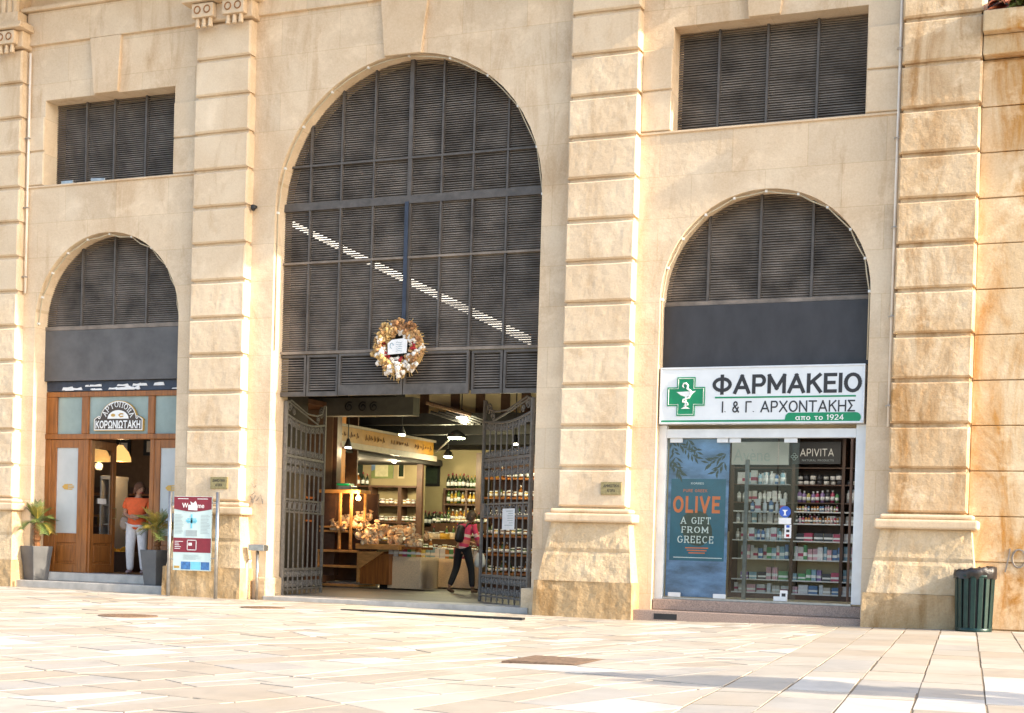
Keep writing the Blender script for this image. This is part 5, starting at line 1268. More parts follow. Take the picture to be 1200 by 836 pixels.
t, a, b = framed(467, 534, 474, 561, YA+.39, 'cream', 'narrow poster of a dark bottle on the stall wall')
m_ = (a.x+b.x)/2; MB().prism([(m_-.07, b.z+.05), (m_+.07, b.z+.05), (m_+.07, b.z+.4), (m_+.03, b.z+.5), (m_+.03, a.z-.05), (m_-.03, a.z-.05), (m_-.03, b.z+.5), (m_-.07, b.z+.4)], Y-.004, Y-.001).build('bottle_print', 'bottle_dark', t)
WB = 13.0
A2, B2 = at(495, 530, WB), at(572, 640, WB)
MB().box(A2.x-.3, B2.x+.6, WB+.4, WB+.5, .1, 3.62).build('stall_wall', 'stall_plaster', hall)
q = at(563, 560, WB); MB().box(q.x, q.x+.15, WB-.3, WB+.4, .1, 3.5).build('stall_post', 'wood_dark', hall)
framed(490.5, 542, 515.5, 570, WB+.39, 'leafprint', 'dark framed landscape picture on the beige stall wall', 'black')
s2 = thing('bottle_shelving', 'brown shelf rack of bottles on the beige stall wall', 'shelf', (q.x-.8, WB, .1))
for py in (572, 590, 611):
    a, b = at(519, py, WB), at(559, py, WB); MB().box(a.x, b.x, WB+.05, WB+.38, a.z-.05, a.z).build('shelf_board', 'wood_dark', s2)
for px in (519, 545, 558): q = at(px, 590, WB); MB().box(q.x-.03, q.x+.03, WB+.06, WB+.37, at(px, 640, WB).z, at(px, 572, WB).z).build('upright', 'wood_dark', s2)
MB().box(at(493, 614, WB).x, at(560, 614, WB).x, WB-.05, WB+.38, .1, at(520, 618, WB).z).build('cabinet', 'wood_dark', s2)
def wine(mat, cap, r=.042, h=.31): return MB().lathe([(r, 0), (r, h*.58), (r*.8, h*.66), (r*.32, h*.76), (r*.32, h*.93)], n=9).lathe([(r*.38, h*.86), (r*.38, h)], n=8, mi=1).lathe([(r*1.02, h*.15), (r*1.02, h*.42)], n=9, mi=2).mesh('bottle', [mat, cap, 'paper'], True)
WN = [wine('bottle_dark', 'maroon'), wine('bottle_green', 'gold'), wine('bottle_dark', 'black'), wine('bottle_amber', 'white', .05, .26), wine('bottle_gold', 'white', .038, .27)]
def jarm(mat, r=.05, h=.12): return MB().lathe([(r, 0), (r, h*.75), (r*.85, h*.8)], n=9).lathe([(r*.95, h*.81), (r*.95, h)], n=9, mi=1).lathe([(r*1.02, h*.2), (r*1.02, h*.6)], n=9, mi=2).mesh('jar', [mat, 'letterwhite', 'paper'], True)
JR = [jarm('jar_red'), jarm('bottle_amber'), jarm('bottle_gold'), jarm('bottle_green')]
def pgoods(name, meshes, px0, px1, py, Y, label, cat, group, **k):
    goods(name, meshes, at(px0, py, Y).x, at(px1, py, Y).x, at((px0+px1)/2, py, Y).z, Y+.1, label, cat, group, **k)
pgoods('oil_bottle', WN, 398, 430, 569, YA, 'oil bottle standing on the top shelf under the dark poster', 'bottle', 'oil bottles on the top shelf', gap=.03)
pgoods('preserve_jar', JR, 404, 484, 591, YA, 'preserve jar on the second shelf of the left stall', 'jar', 'jars on the second stall shelf', gap=.015)
pgoods('preserve_jar', JR, 404, 484, 611, YA, 'preserve jar on the third shelf of the left stall', 'jar', 'jars on the third stall shelf', gap=.015)
pgoods('honey_jar', JR, 446, 468, 634, YA, 'dark honey jar on the lowest shelf of the left stall', 'jar', 'jars on the lowest stall shelf', gap=.01)
zz = at(450, 634, YA).z
for k in range(2): goods('honey_jar', JR, at(446, 634, YA).x, at(468, 634, YA).x, zz+.125*(k+1), YA+.1, 'dark honey jar stacked in the pyramid on the lowest stall shelf', 'jar', 'stacked honey jars', gap=.01)
for (px0, px1, py0, n_) in ((431, 440, 612, 'tall pale carton stack beside the honey jars'), (469, 484, 617, 'wide pale carton block at the right of the honey jars')):
    a, b = at(px0, py0, YA), at(px1, 634, YA); t = thing('carton_stack', n_, 'carton', ((a.x+b.x)/2, YA+.1, b.z))
    for k in range(3): h = (a.z-b.z)/3; MB().box(a.x, b.x, YA+.05, YA+.3, b.z+h*k+.004, b.z+h*(k+1)-.004).build('carton', 'box11' if k % 2 else 'letterwhite', t, bevel=.006)
for k, (py, sc_) in enumerate(((572, 1), (590, 1), (611, 1))):
    pgoods('wine_bottle', [WN[0], WN[2], WN[3], WN[1]] if k == 0 else [WN[4], WN[3], WN[4], WN[1]], 521, 557, py, WB, 'bottle on the %s shelf of the brown rack' % ('top', 'middle', 'bottom')[k], 'bottle', 'bottles on the %s rack shelf' % ('top', 'middle', 'bottom')[k], gap=.012, maxh=.4)
pgoods('tall_bottle', [WN[0], WN[2], WN[0]], 494, 519, 616, WB, 'dark wine bottle on the cabinet below the framed picture', 'bottle', 'wine bottles below the framed picture', gap=.01, maxh=.42)
pgoods('tall_bottle', [WN[0], WN[2]], 494, 519, 616, WB+.14, 'dark wine bottle behind others on the cabinet below the picture', 'bottle', 'wine bottles behind below the picture', gap=.01, maxh=.46)
# wooden kiosk with the lit shelf behind the left gate leaf
KY = 7.2
a, b = at(322, 487, KY), at(400, 487, KY); zt = at(392, 487, KY).z
kk = thing('wooden_kiosk', 'orange varnished wooden kiosk with lit shelves behind the left gate leaf', 'kiosk', ((a.x+b.x)/2, KY, FL))
p1_ = at(383, 540, KY)
MB().box(p1_.x, b.x, KY, KY+.25, FL, zt).build('corner_post', 'wood_orange', kk, bevel=.015)
MB().box(a.x-1, p1_.x-.002, KY+.05, KY+.25, zt-.25, zt).build('head_board', 'wood_orange', kk, bevel=.01)
MB().box(p1_.x+.06, b.x-.06, KY-.012, KY+.01, FL+1.3, zt-.35).build('post_panel', 'wood', kk)
MB().box(a.x-1, b.x, KY+.8, KY+.85, FL, zt+.3).build('back_board', 'wood_dark', kk)
hb = MB().prism([(a.x-1, zt+.003), (p1_.x, zt+.003), (p1_.x, zt+.1), (p1_.x-.5, zt+.33), (p1_.x-1.2, zt+.38), (a.x-1, zt+.38)], KY+.1, KY+.2); hb.build('fanlight', 'wood_orange', kk)
for py in (560, 600, 630, 660): z = at(360, py, KY).z; MB().box(a.x-1, p1_.x-.01, KY+.3, KY+.79, z-.04, z).build('shelf_board', 'wood_dark', kk)
a1, b1 = at(340, 573, KY), at(381, 573, KY)
MB().box(a1.x, b1.x, KY+.28, KY+.32, a1.z-.03, a1.z+.03).build('lamp_tube', 'tube', kk)
l = bpy.data.lights.new('kiosk_light', 'AREA'); l.energy = 30; l.color = (1, .68, .28); l.shape = 'RECTANGLE'; l.size = 1.0; l.size_y = .1
o = bpy.data.objects.new('kiosk_light', l); COL.objects.link(o); o.location = ((a1.x+b1.x)/2, KY+.4, a1.z-.05); 
for py in (560, 600, 630, 660): pgoods('kiosk_bottle', WN, 336, 381, py, KY+.3, 'bottle on the %s kiosk shelf behind the left gate leaf' % {560: 'topmost', 600: 'second', 630: 'third', 660: 'lowest'}[py], 'bottle', 'bottles on the kiosk shelf at %s' % {560: 'the top', 600: 'second height', 630: 'third height', 660: 'the bottom'}[py], gap=.02)
# wooden nut stall
SYF = 5.6
def sx(px): return at(px, 640, SYF).x
def szz(py, px=410): return at(px, py, SYF).z
nb_ = thing('nut_stall', 'pale wooden stepped display stall heaped with bags of nuts', 'stall', (sx(415), SYF, FL))
x0, x1, x2 = sx(372), sx(421), sx(458)
MB().box(x0, x1, SYF+.02, SYF+.9, FL, FL+.13).build('plinth', 'steel', nb_)
for px in (374, 421): MB().box(sx(px)-.05, sx(px), SYF, SYF+.07, FL+.131, szz(645)).build('upright', 'wood_pale', nb_, bevel=.005)
MB().box(x0, x1, SYF+.8, SYF+.86, FL+.131, szz(577)).build('back_panel', 'wood_dark', nb_)
for py in (685, 663, 645): MB().box(x0, x1+.001, SYF-.01, SYF+.8, szz(py)-.05, szz(py)).build('shelf_board', 'wood_pale', nb_, bevel=.005)
MB().box(x1+.002, x2-.05, SYF+.06, SYF+.7, FL+.1, szz(648)).build('side_cabinet', 'wood', nb_, bevel=.006)
MB().prism([(x1, szz(646)), (sx(450), szz(646)), (x1, szz(667))], SYF-.02, SYF+.05).build('bracket_panel', 'wood_pale', nb_)
MB().prism([(sx(440), szz(646)), (sx(466), szz(643)), (sx(441), szz(667))], SYF+.3, SYF+.36).build('bracket_panel', 'wood', nb_)
MB().box(sx(418), sx(468), SYF-.06, SYF+.9, szz(643), szz(637)).build('tray', 'wood_pale', nb_, bevel=.006)
MB().box(sx(468), sx(486), SYF+.1, SYF+.9, szz(642), szz(639)).build('tray', 'wood', nb_)
for py, xx0, xx1 in ((622, 372, 408), (617, 372, 420)): MB().box(sx(xx0), sx(xx1), SYF+.05, SYF+.75, szz(py)-.04, szz(py)).build('box_board', 'wood_pale', nb_, bevel=.005)
for px in (395, 408): MB().box(sx(px), sx(px)+.05, SYF+.02, SYF+.08, szz(644), szz(578)).build('upright', 'wood_pale', nb_, bevel=.005)
MB().box(sx(417), sx(417)+.05, SYF+.3, SYF+.36, szz(620), szz(578)).build('upright', 'wood_pale', nb_, bevel=.005)
MB().box(sx(372), sx(420), SYF, SYF+.5, szz(578), szz(574)).build('top_board', 'wood_pale', nb_, bevel=.005)
NB = []
for k in range(5):
    mb = MB(); random.seed(50+k)
    mb.blob((0, 0, .07), (.085, .07, .085), 9, 7, .12); mb.lathe([(.02, .13), (.018, .16), (.06, .21)], n=7)
    NB.append(mb.mesh('bag', ['nutbag', 'nutbag_pale'][k % 2:] + ['nutbag']))
random.seed(77)
def bags(px0, px1, py0, py1, Y0, Y1, n_, label, group):
    for k in range(n_):
        t_ = random.random(); o = bpy.data.objects.new('nut_bag', random.choice(NB)); COL.objects.link(o)
        Y = Y0+(Y1-Y0)*t_; q = at(random.uniform(px0, px1), py0+(py1-py0)*t_, SYF)
        o.location = (q.x, Y, q.z-.03); o.rotation_euler = (random.uniform(-.5, .5), random.uniform(-.5, .5), random.uniform(0, 6)); s_ = random.uniform(.75, 1.15); o.scale = (s_,)*3
        tag(o, label, 'bag', group)
bags(421, 466, 638, 622, SYF, SYF+.7, 44, 'clear bag of nuts heaped on the wooden stall tray', 'nut bags on the tray')
bags(386, 420, 621, 604, SYF+.1, SYF+.6, 24, 'clear bag of nuts in the upper wooden compartment', 'nut bags in the compartment')
bags(409, 432, 630, 616, SYF+.1, SYF+.5, 16, 'clear bag of nuts spilling between tray and compartment', 'nut bags between tray and compartment')
bags(468, 485, 640, 630, SYF+.3, SYF+.8, 12, 'clear bag of nuts on the small right hand tray', 'nut bags on the right tray')
q = at(420, 584, SYF)
t = thing('bulb_lamp', 'small bare glowing bulb on top of the nut stall', 'lamp', (q.x, SYF, q.z-.05))
MB().blob((q.x, SYF, q.z), .055, 8, 6).build('bulb', 'bulb', t, smooth=True); MB().lathe([(.025, 0), (.02, .08)], (q.x, SYF, q.z+.05), 8).build('socket', 'brass', t)
l = bpy.data.lights.new('bulb_light', 'POINT'); l.energy = 25; l.color = (1, .62, .28); l.shadow_soft_size = .05
o = bpy.data.objects.new('bulb_light', l); COL.objects.link(o); o.parent = t; o.location = (0, -.12, .08)
sc_ = thing('weighing_scale', 'grey scale with green top standing on the nut stall roof', 'scale', (sx(400), SYF+.2, szz(574)))
MB().box(-.16, .16, -.12, .12, .003, .09).build('body', 'steel', sc_, bevel=.01, local=True); MB().box(-.2, .1, -.14, .14, .092, .14).build('pan', 'green', sc_, bevel=.02, local=True)
bx = solo('black_crate', MB().box(-.2, .2, -.2, .2, 0, .06).box(-.2, .2, -.2, -.17, .06, .52).box(-.2, .2, .17, .2, .06, .52).box(-.2, -.17, -.17, .17, .06, .52).box(.17, .2, -.17, .17, .06, .52), 'black', 'black plastic crate on the floor between nut stall and cloth table', 'crate', (sx(448), SYF+.5, FL), bevel=.01)
# cloth covered tables
def clothtable(px0, px1, pyt, Yf, label, depth=.9, notch=None):
    a, b = at(px0, pyt, Yf), at(px1, pyt, Yf); t = thing('market_table', label, 'table', ((a.x+b.x)/2, Yf, FL))
    mb = MB(); n = 40; h = a.z-FL
    for lev in range(8):
        z = FL+.03+(h-.03)*lev/7
        ring = []
        for k in range(n+1): x = a.x+(b.x-a.x)*k/n; ring.append((x, Yf+.035*noise.noise(Vector((x*2.6, z*.6, 1)))*(1-lev/9), z))
        for k in range(1, 13): ring.append((b.x+.02*math.sin(k)*(1-lev/7), Yf+depth*k/12, z))
        ring.append((a.x, Yf+depth, z)); mb.v += ring
    m_ = n+14
    for lev in range(7):
        for k in range(m_): mb.f.append((lev*m_+k, lev*m_+(k+1) % m_, (lev+1)*m_+(k+1) % m_, (lev+1)*m_+k)); mb.mi.append(0)
    mb.f.append(tuple(7*m_+k for k in range(m_))); mb.mi.append(0)
    mb.build('burlap_cover', 'burlap', t, smooth=True)
    return a, b
TA, TB = clothtable(455, 493, 652, 5.8, 'low table under a burlap cloth beside the nut stall')
TC, TD = clothtable(491, 563, 654, 7.6, 'long table under a burlap cloth behind the shopper with the backpack', 1.2)
PK = [carton(.09, .07, .19, 'box%d' % i) for i in (4, 0, 6, 11, 1, 3, 8, 10)]
def rowat(nm, ms, px0, px1, z, Y, lab, cat, grp, **k): goods(nm, ms, at(px0, 640, Y).x, at(px1, 640, Y).x, z, Y, lab, cat, grp, **k)
rowat('spice_packet', PK, 456, 492, TA.z+.003, 5.86, 'striped spice packet along the front of the low burlap table', 'packet', 'spice packets on the low table', gap=.012, maxh=.21)
rowat('spice_packet', PK, 494, 562, TC.z+.003, 7.68, 'spice packet along the front of the long burlap table', 'packet', 'spice packets on the long table', gap=.012, maxh=.24)
for k in range(5):
    q = at(466+k*6, 634, 6.2); o = solo('snack_bag', MB().prism([(-.14, 0), (.14, 0), (.12, .05), (-.12, .05)], -.08, .08), ['paper', 'nutbag_pale', 'paper', 'white', 'nutbag'][k], ['white flat bag leftmost of the row lying on spice packets', 'tan flat bag second from the left on the spice packets', 'white flat bag midway along the row on the spice packets', 'white flat bag second from the right on the spice packets', 'brown flat bag rightmost on the spice packets'][k], 'bag', (q.x, 6.0, TA.z+.2), bevel=.01); o.rotation_euler = (0, random.uniform(-.2, .2), random.uniform(-.5, .5))
# rack of bottles behind the table
RY = 9.4
rk = thing('bottle_rack', 'dark stepped rack of jars and bottles behind the long burlap table', 'rack', (at(522, 640, RY).x, RY, FL))
ra, rb = at(494, 640, RY).x, at(561, 640, RY).x
for i, py in enumerate((646, 630, 613)):
    z = at(520, py, RY).z; MB().box(ra, rb, RY+.25*i, RY+.25*(i+1)-.01, FL, z).build('step_shelf', 'wood_dark', rk)
    goods('rack_bottle', [WN[i] for i in (0, 3, 1)]+JR if i else JR+[WN[3]], ra, rb, z+.002, RY+.25*i+.08, 'bottle on the %s step of the dark rack' % ('lowest', 'middle', 'top')[i], 'bottle', 'bottles on the %s rack step' % ('lowest', 'middle', 'top')[i], gap=.014, maxh=.27)
q = at(506, 625, 8.9)
for (px, nm, mt) in ((513, 'round loaf of cheese leftmost on the rack front', 'nutbag_pale'), (526, 'yellow round of cheese midway on the rack front', 'lemon'), (537, 'pale round of cheese rightmost on the rack front', 'nutbag_pale')):
    q = at(px, 640, 8.9); solo('cheese_round', MB().lathe([(.2, 0), (.22, .05), (.2, .13)], n=18), mt, nm, 'cheese', (q.x, 8.85, at(px, 632, 8.85).z), smooth=False)
# shelves behind the right gate leaf
GY = 6.0
ga, gb = at(566, 600, GY).x, at(640, 600, GY).x
rs = thing('jar_shelving', 'dark shelves of jars behind the right gate leaf', 'shelf', ((ga+gb)/2, GY, FL))
MB().box(ga, gb+.5, GY+.42, GY+.47, FL, 3.0).build('back_panel', 'wood_dark', rs)
for py in (560, 583, 606, 628, 650, 672):
    z = at(600, py, GY).z; MB().box(ga, gb+.5, GY, GY+.41, z-.04, z).build('shelf_board', 'wood', rs)
    goods('shelf_jar', JR+[WN[3], WN[1]], ga+.04, gb+.1, z+.001, GY+.1, 'jar on the %s shelf behind the right gate leaf' % {560: 'topmost', 583: 'second', 606: 'third', 628: 'fourth', 650: 'fifth', 672: 'lowest'}[py], 'jar', 'jars on the %s shelf behind the gate' % {560: 'topmost', 583: 'second', 606: 'third', 628: 'fourth', 650: 'fifth', 672: 'lowest'}[py], gap=.02, maxh=.25)
# lamps in the hall
def hlamp(px, py, Y, label, P, mat, r=.14, col=(1, .9, .55), arm=None, bare=False):
    q = at(px, py, Y); t = thing('hall_lamp', label, 'lamp', q)
    MB().lathe([(r, 0), (r*1.1, .03), (r*.5, .14), (.03, .18)] if not bare else [(.04, 0), (.03, .18)], q, 12).build('lamp_shade', 'black', t, smooth=True)
    MB().lathe([(r*.85, -.03), (r*.9, -.004)], q, 12).build('glowing_glass', mat, t)
    if arm: MB().tube([q+Vector((0, 0, .12)), at(arm[0], arm[1], Y+.2)], .022, 6).build('arm', 'steel', t)
    else: MB().tube([q+Vector((0, 0, .17)), (q.x, q.y, 4.84)], .012, 5).build('rod', 'black', t)
    l = bpy.data.lights.new('hall_light', 'POINT'); l.energy = P; l.color = col; l.shadow_soft_size = .12
    o = bpy.data.objects.new('hall_light', l); COL.objects.link(o); o.parent = t; o.location = (0, 0, -.12)
hlamp(535, 513, 9, 'bright greenish floodlamp on an arm under the hall roof', 50, 'flood', .22, (1, .88, .5), (511, 530))
hlamp(541, 489, 7.9, 'hanging lamp highest in the hall above the floodlamp', 22, 'ledw', bare=True)
hlamp(525, 535, 11.5, 'small lamp glowing above the brown bottle rack', 38, 'flood', .12)
hlamp(471, 509, 7.6, 'small lamp lighting the ochre signboard', .5, 'flood', .08, (1, .8, .45))
hlamp(407, 539, 10.0, 'small lamp under the stall roof lighting the jar shelves', 50, 'ledw', .08, (1, .82, .5))
hlamp(462, 541, 10.8, 'right small lamp under the stall roof lighting the jar shelves', 30, 'ledw', .06, (1, .82, .5))
hlamp(604, 520, 5.0, 'small hanging lamp glowing behind the right gate leaf', 40, 'ledw', .07)
hlamp(408, 524, 6.3, 'small hanging lamp nearest the orange kiosk post', 7, 'ledw', .08, (1, .8, .5))

# ------------------------------------------------------------------ people
def skin(nodes, edges, sub=2, root=0):
    """grow a continuous surface round a skeleton; returns vertices and faces"""
    names = list(nodes); ix = {n_: i for i, n_ in enumerate(names)}
    me = bpy.data.meshes.new('skel'); me.from_pydata([nodes[n_][0] for n_ in names], [(ix[a], ix[b]) for a, b in edges], [])
    o = bpy.data.objects.new('skel', me); COL.objects.link(o); bm_ = o.modifiers.new('skin', 'SKIN'); bm_.use_smooth_shade = True
    for i, n_ in enumerate(names):
        r = nodes[n_][1]; me.skin_vertices[0].data[i].radius = r if isinstance(r, tuple) else (r, r)
        me.skin_vertices[0].data[i].use_root = (i == root)
    sb = o.modifiers.new('sub', 'SUBSURF'); sb.levels = sub; sb.render_levels = sub
    dg = bpy.context.evaluated_depsgraph_get(); dg.update(); e = bpy.data.meshes.new_from_object(o.evaluated_get(dg))
    vs = [tuple(v.co) for v in e.vertices]; fs = [tuple(p.vertices) for p in e.polygons]
    bpy.data.objects.remove(o); bpy.data.meshes.remove(me); bpy.data.meshes.remove(e)
    return vs, fs
def chain(nodes, *names): return [(a, b) for a, b in zip(names, names[1:])]
def head_mesh(mb, c, yaw, tilt=0, s=1.0):
    """skull with brow, nose, lips, chin and ears, facing -y before yaw"""
    T = Matrix.Translation(c) @ Matrix.Rotation(yaw, 4, 'Z') @ Matrix.Rotation(tilt, 4, 'X') @ Matrix.Scale(s, 4)
    o = len(mb.v); n, k = 20, 16
    for i in range(1, k):
        th = math.pi*i/k
        for j in range(n):
            q = 2*math.pi*j/n; x = .074*math.sin(th)*math.cos(q); y = .092*math.sin(th)*math.sin(q); z = .115*math.cos(th)
            f = max(0, -y/.092)
            if z < 0: x *= 1-.25*(-z/.115)*f; y *= 1-.05*(-z/.115) if y < 0 else 1-.35*(-z/.115)
            if f > .5:
                if abs(x) < .018 and -.035 < z < .015: y -= .018*(1-abs(z+.022)/.045)
                if abs(abs(x)-.03) < .018 and abs(z-.012) < .014: y += .007
                if abs(x) < .026 and abs(z+.058) < .012: y -= .004
            mb.v.append(tuple(T @ Vector((x, y, z))))
    t = len(mb.v); mb.v += [tuple(T @ Vector((0, 0, .115))), tuple(T @ Vector((0, -.01, -.115)))]
    for j in range(n):
        mb.f.append((t, o+j, o+(j+1) % n)); mb.mi.append(0); mb.f.append((t+1, o+(k-2)*n+(j+1) % n, o+(k-2)*n+j)); mb.mi.append(0)
        for i in range(k-2): mb.f.append((o+i*n+j, o+(i+1)*n+j, o+(i+1)*n+(j+1) % n, o+i*n+(j+1) % n)); mb.mi.append(0)
    for s_ in (-1, 1): mb.blob(T @ Vector((s_*.076, .008, -.005)), (.010, .02, .03), 6, 5)
    return T
def hand(mb, w_, d, side, spread=.9, curl=.5):
    """palm with four curled fingers of unequal length and a thumb leaving its side"""
    d = Vector(d).normalized(); sv = (Vector(side)-d*Vector(side).dot(d)).normalized(); nv = d.cross(sv)
    w_ = Vector(w_); mb.tube([w_-d*.01, w_+d*.03, w_+d*.075, w_+d*.088], [.022, .030, .032, .022], 8)
    for i, (ln, off) in enumerate(((.066, -.026), (.076, -.009), (.070, .009), (.055, .025))):
        p = w_+d*.078+sv*off; e = d; pts = [p]
        for k in range(3): e = (e+nv*curl*.45).normalized(); p = p+e*ln*(.42, .32, .26)[k]; pts.append(p)
        mb.tube(pts, [.0092, .0088, .008, .006], 6)
    p = w_+d*.025-sv*.026; mb.tube([p, p-sv*.02+d*.025, p-sv*.022+d*.052+nv*.012], [.0115, .0105, .008], 6)
def person(label, loc, rz, body, bedges, clothes, headc, headyaw, tilt, hands, hairf, hairmat, shoes, shoemat, hs=1.0):
    t = thing('person', label, 'person', loc, rz)
    vs, fs = skin(body, bedges); mb = MB(); mb.add(vs, fs)
    T = head_mesh(mb, headc, headyaw, tilt, hs)
    for h in hands: hand(mb, *h)
    mb.build('body', 'skin', t, smooth=True, local=True)
    for s_ in (-1, 1): MB().blob(T @ Vector((s_*.03, -.077, .012)), (.011, .006, .007), 8, 6).build('eye', 'ink', t, smooth=True, local=True)
    MB().tube([T @ Vector((x, -.087+abs(x)*.35, -.058)) for x in (-.022, -.01, 0, .01, .022)], .0045, 5).build('lips', 'pink_cloth', t, local=True)
    hm = MB(); hairf(hm, T); hm.build('hair', hairmat, t, smooth=True, local=True)
    for nm, nodes, edges, mat in clothes:
        v, f = skin(nodes, edges); c = MB()
        if isinstance(mat, str): c.add(v, f); c.build(nm, mat, t, smooth=True, local=True)
        else:
            c.add(v, f); c.mi = [mat[1](sum((Vector(v[i]) for i in q_), Vector())/len(q_)) for q_ in f]; c.build(nm, mat[0], t, smooth=True, local=True)
    for pts, rr in shoes:
        v, f = skin({str(i): (p, r) for i, (p, r) in enumerate(zip(pts, rr))}, [(str(i), str(i+1)) for i in range(len(pts)-1)]); MB().add(v, f).build('shoe', shoemat, t, smooth=True, local=True)
    return t
def bob(hm, T, drop=.06, back=.05):
    o = len(hm.v); n, k = 22, 12
    for i in range(k+1):
        th = math.pi*.62*i/k
        for j in range(n):
            q = 2*math.pi*j/n; fr_ = max(0, -math.sin(q)); th2 = th*(1-.42*fr_**1.5); jit = 1+.05*noise.noise(Vector((math.cos(q)*4, math.sin(q)*4, i*.5)))
            x, y, z = .090*jit*math.sin(th2)*math.cos(q), .108*jit*math.sin(th2)*math.sin(q)+.006, .128*math.cos(th2)
            if i > k*.7: z -= drop*(i/k-.7)/.3*(1-fr_); 
            hm.v.append(tuple(T @ Vector((x, y, z))))
    for i in range(k):
        for j in range(n): hm.f.append((o+i*n+j, o+(i+1)*n+j, o+(i+1)*n+(j+1) % n, o+i*n+(j+1) % n)); hm.mi.append(0)
# woman in the bakery doorway: image left is her right side
q = at(159, 671, 1.15); WL = (q.x, 1.15, .36)
body = {'pel': ((0, 0, .93), (.12, .10)), 'spi': ((.0, 0, 1.10), (.115, .09)), 'che': ((.01, 0, 1.27), (.125, .095)), 'nb': ((.015, .0, 1.39), (.07, .065)), 'nk': ((.03, -.025, 1.46), .048), 'hd': ((.045, -.04, 1.52), .045),
        'sl': ((-.15, .0, 1.345), .055), 'el': ((-.205, .03, 1.10), .042), 'wl': ((-.02, -.17, 1.03), .027), 'sr': ((.17, .0, 1.345), .055), 'er': ((.225, .02, 1.10), .042), 'wr': ((.09, -.19, 1.05), .027),
        'hl': ((-.085, 0, .86), .085), 'kl': ((-.095, -.02, .47), .055), 'al': ((-.10, .02, .09), .038), 'hr': ((.085, 0, .86), .085), 'kr': ((.115, -.04, .47), .055), 'ar': ((.13, .0, .09), .038)}
be = chain(0, 'pel', 'spi', 'che', 'nb', 'nk', 'hd')+chain(0, 'che', 'sl', 'el', 'wl')+chain(0, 'che', 'sr', 'er', 'wr')+chain(0, 'pel', 'hl', 'kl', 'al')+chain(0, 'pel', 'hr', 'kr', 'ar')
shirt = {'h': ((0, 0, .79), (.19, .155)), 'b': ((0, 0, .98), (.155, .125)), 's': ((.0, -.005, 1.12), (.145, .12)), 'c': ((.01, 0, 1.27), (.145, .12)), 'n': ((.015, 0, 1.38), (.085, .08)),
         'sl': ((-.155, .0, 1.35), .075), 'ul': ((-.195, .02, 1.19), .068), 'sr': ((.175, .0, 1.35), .075), 'ur': ((.215, .015, 1.19), .068)}
se = chain(0, 'h', 'b', 's', 'c', 'n')+chain(0, 'c', 'sl', 'ul')+chain(0, 'c', 'sr', 'ur')
tr = {'p': ((0, 0, 1.02), (.14, .11)), 'hl': ((-.085, 0, .83), .098), 'kl': ((-.095, -.02, .47), .075), 'al': ((-.10, .02, .05), .058), 'hr': ((.085, 0, .83), .098), 'kr': ((.115, -.04, .47), .075), 'ar': ((.13, .0, .05), .058)}
te = chain(0, 'p', 'hl', 'kl', 'al')+chain(0, 'p', 'hr', 'kr', 'ar')
wn = person('person in orange top and white trousers standing in the bakery doorway', WL, R(18), body, be, [('orange_top', shirt, se, 'orange_cloth'), ('trousers', tr, te, 'white_cloth')],
            (.055, -.065, 1.575), R(48), R(16), [((-.02, -.17, 1.03), (.9, -.35, .15), (0, 0, 1)), ((.09, -.19, 1.05), (-.8, -.3, .1), (0, 0, 1))], bob, 'hair',
            [([(-.10, .05, .045), (-.10, -.05, .04), (-.095, -.15, .03)], [.042, .042, .03]), ([(.13, .03, .045), (.135, -.07, .04), (.145, -.17, .03)], [.042, .042, .03])], 'shoe_pink', .98)
wn.scale = (1.2, 1.15, 1.03)
wm = Matrix.Translation(WL) @ Matrix.Rotation(R(18), 4, 'Z')
hb_ = thing('shoulder_bag', 'taupe shoulder bag hanging at the hip of the person in orange', 'bag', wm @ Vector((-.24, .06, .80)), R(18))
v, f = skin({'a': ((0, 0, .02), (.10, .06)), 'b': ((0, 0, .16), (.14, .06)), 'c': ((.01, 0, .30), (.11, .035))}, [('a', 'b'), ('b', 'c')]); MB().add(v, f).build('bag_body', 'bag_tan', hb_, smooth=True, local=True)
MB().tube([(-.06, 0, .30), (-.02, -.02, .45), (.06, -.05, .58), (.10, -.03, .60), (.10, .06, .56), (.06, .07, .42), (.06, .02, .30)], .011, 6).build('strap', 'bag_tan', hb_, local=True)
# shopper with the backpack, seen from behind, walking to the right
q = at(541, 697, 5.5); PL = (q.x, 5.5, FL)
body = {'pel': ((0, 0, .95), (.125, .105)), 'spi': ((.03, .02, 1.12), (.115, .09)), 'che': ((.06, .04, 1.29), (.125, .095)), 'nb': ((.085, .05, 1.41), (.07, .065)), 'nk': ((.10, .06, 1.47), .05), 'hd': ((.125, .08, 1.53), .045),
        'sl': ((-.09, .05, 1.37), .055), 'el': ((-.10, .12, 1.12), .042), 'wl': ((.05, .25, 1.05), .027), 'sr': ((.22, .04, 1.36), .055), 'er': ((.30, .06, 1.10), .042), 'wr': ((.30, .17, .93), .027),
        'hl': ((-.09, 0, .88), .088), 'kl': ((-.15, .03, .50), .06), 'al': ((-.235, -.13, .11), .04), 'hr': ((.09, .02, .88), .088), 'kr': ((.15, .12, .48), .06), 'ar': ((.19, .10, .09), .04)}
shirt = {'h': ((0, 0, .84), (.158, .135)), 's': ((.03, .02, 1.12), (.14, .118)), 'c': ((.06, .04, 1.29), (.148, .12)), 'n': ((.085, .05, 1.41), (.088, .082)),
         'sl': ((-.09, .05, 1.37), .075), 'el': ((-.10, .12, 1.12), .062), 'wl': ((.02, .22, 1.06), .048), 'sr': ((.22, .04, 1.36), .075), 'er': ((.30, .06, 1.10), .062), 'wr': ((.30, .14, .98), .048)}
se = chain(0, 'h', 's', 'c', 'n')+chain(0, 'c', 'sl', 'el', 'wl')+chain(0, 'c', 'sr', 'er', 'wr')
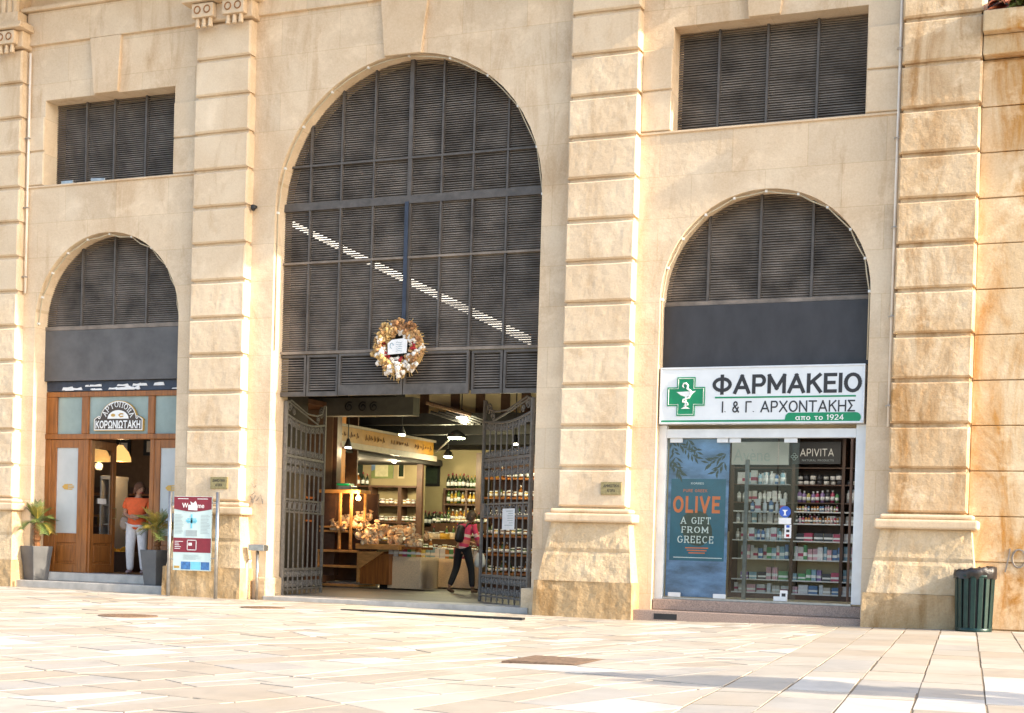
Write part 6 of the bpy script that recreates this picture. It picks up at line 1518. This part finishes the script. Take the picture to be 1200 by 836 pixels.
tr = {'p': ((0, 0, 1.03), (.14, .12)), 'hl': ((-.09, 0, .86), .105), 'kl': ((-.15, .03, .50), .078), 'al': ((-.23, -.12, .13), .062), 'hr': ((.09, .02, .86), .105), 'kr': ((.15, .12, .48), .078), 'ar': ((.19, .10, .11), .062)}
def stripes(c):
    return 1 if 1.16 < c.z < 1.22 or .86 < c.z < .95 else (2 if 1.02 < c.z < 1.10 else 0)
pr = person('person in pink striped jumper and black trousers walking into the market', PL, 0, body, be, [('jumper', shirt, se, (['pink_cloth', 'stripe_cloth', 'coral_cloth'], stripes)), ('trousers', tr, te, 'black_cloth')],
            (.135, .10, 1.585), R(125), R(14), [((.05, .25, 1.05), (.6, .6, -.3), (0, 0, 1)), ((.30, .17, .93), (.0, .15, -1), (1, 0, 0))], bob, 'hair_dark',
            [([(-.25, -.16, .10), (-.22, -.08, .04), (-.17, .0, .02)], [.042, .042, .03]), ([(.17, .06, .045), (.21, .13, .04), (.26, .22, .03)], [.042, .042, .03])], 'shoe', .98)
bp_ = thing('backpack', 'black backpack worn by the person in the pink striped jumper', 'backpack', Vector(PL)+Vector((-.03, -.14, .97)), R(-8))
v, f = skin({'a': ((0, 0, .05), (.13, .085)), 'b': ((.01, 0, .2), (.145, .10)), 'c': ((.03, .02, .37), (.12, .075)), 'd': ((.04, .03, .43), (.07, .05))}, [('a', 'b'), ('b', 'c'), ('c', 'd')]); MB().add(v, f).build('pack_body', 'black', bp_, smooth=True, local=True)
v, f = skin({'a': ((0, -.09, .08), (.09, .035)), 'b': ((.01, -.09, .2), (.095, .04))}, [('a', 'b')]); MB().add(v, f).build('front_pocket', 'black_cloth', bp_, smooth=True, local=True)
for x in (-.07, .14): MB().tube([(x, .04, .40), (x+.01, .10, .47), (x+.02, .17, .47), (x+.01, .28, .36)], .018, 6).build('shoulder_strap', 'black', bp_, local=True)
cb = thing('carrier_bag', 'white carrier bag held by the person in the pink striped jumper', 'bag', Vector(PL)+Vector((.31, .18, .47)))
v, f = skin({'a': ((0, 0, .04), (.14, .06)), 'b': ((0, 0, .2), (.15, .07)), 'c': ((0, 0, .34), (.10, .03)), 'd': ((0, 0, .40), (.03, .02))}, [('a', 'b'), ('b', 'c'), ('c', 'd')]); MB().add(v, f).build('bag_body', 'plastic_bag', cb, smooth=True, local=True)

# ------------------------------------------------------------------ street tree beyond the right edge of the picture
tx, ty = 12.6, -10.9
tt = thing('street_tree', 'young leafy street tree standing on the plaza right of the view', 'tree', (tx, ty, gz(tx)))
mb = MB(); mb.tube([(0, 0, -.1), (.03, 0, 1), (-.03, .04, 2.2), (.02, 0, 3.2)], [.12, .10, .085, .05], 9)
for k in range(9):
    a = k*2.4; z = 2.1+k*.16; mb.tube([(0, 0, z), (.5*math.cos(a), .35*math.sin(a), z+.5), (1.0*math.cos(a), .6*math.sin(a), z+.8)], [.045, .03, .012], 6)
mb.build('trunk', 'bark', tt, smooth=True, local=True)
mb = MB()
for k in range(16):
    a = k*2.4; c = (random.uniform(.3, 1.2)*math.cos(a), random.uniform(.1, .45)*math.sin(a), 2.9+.55*(k % 3)+random.random()*.2); leafmass(mb, c, (.55, .22, .15), 300, .11)
mb.build('crown', 'leaf', tt, local=True)
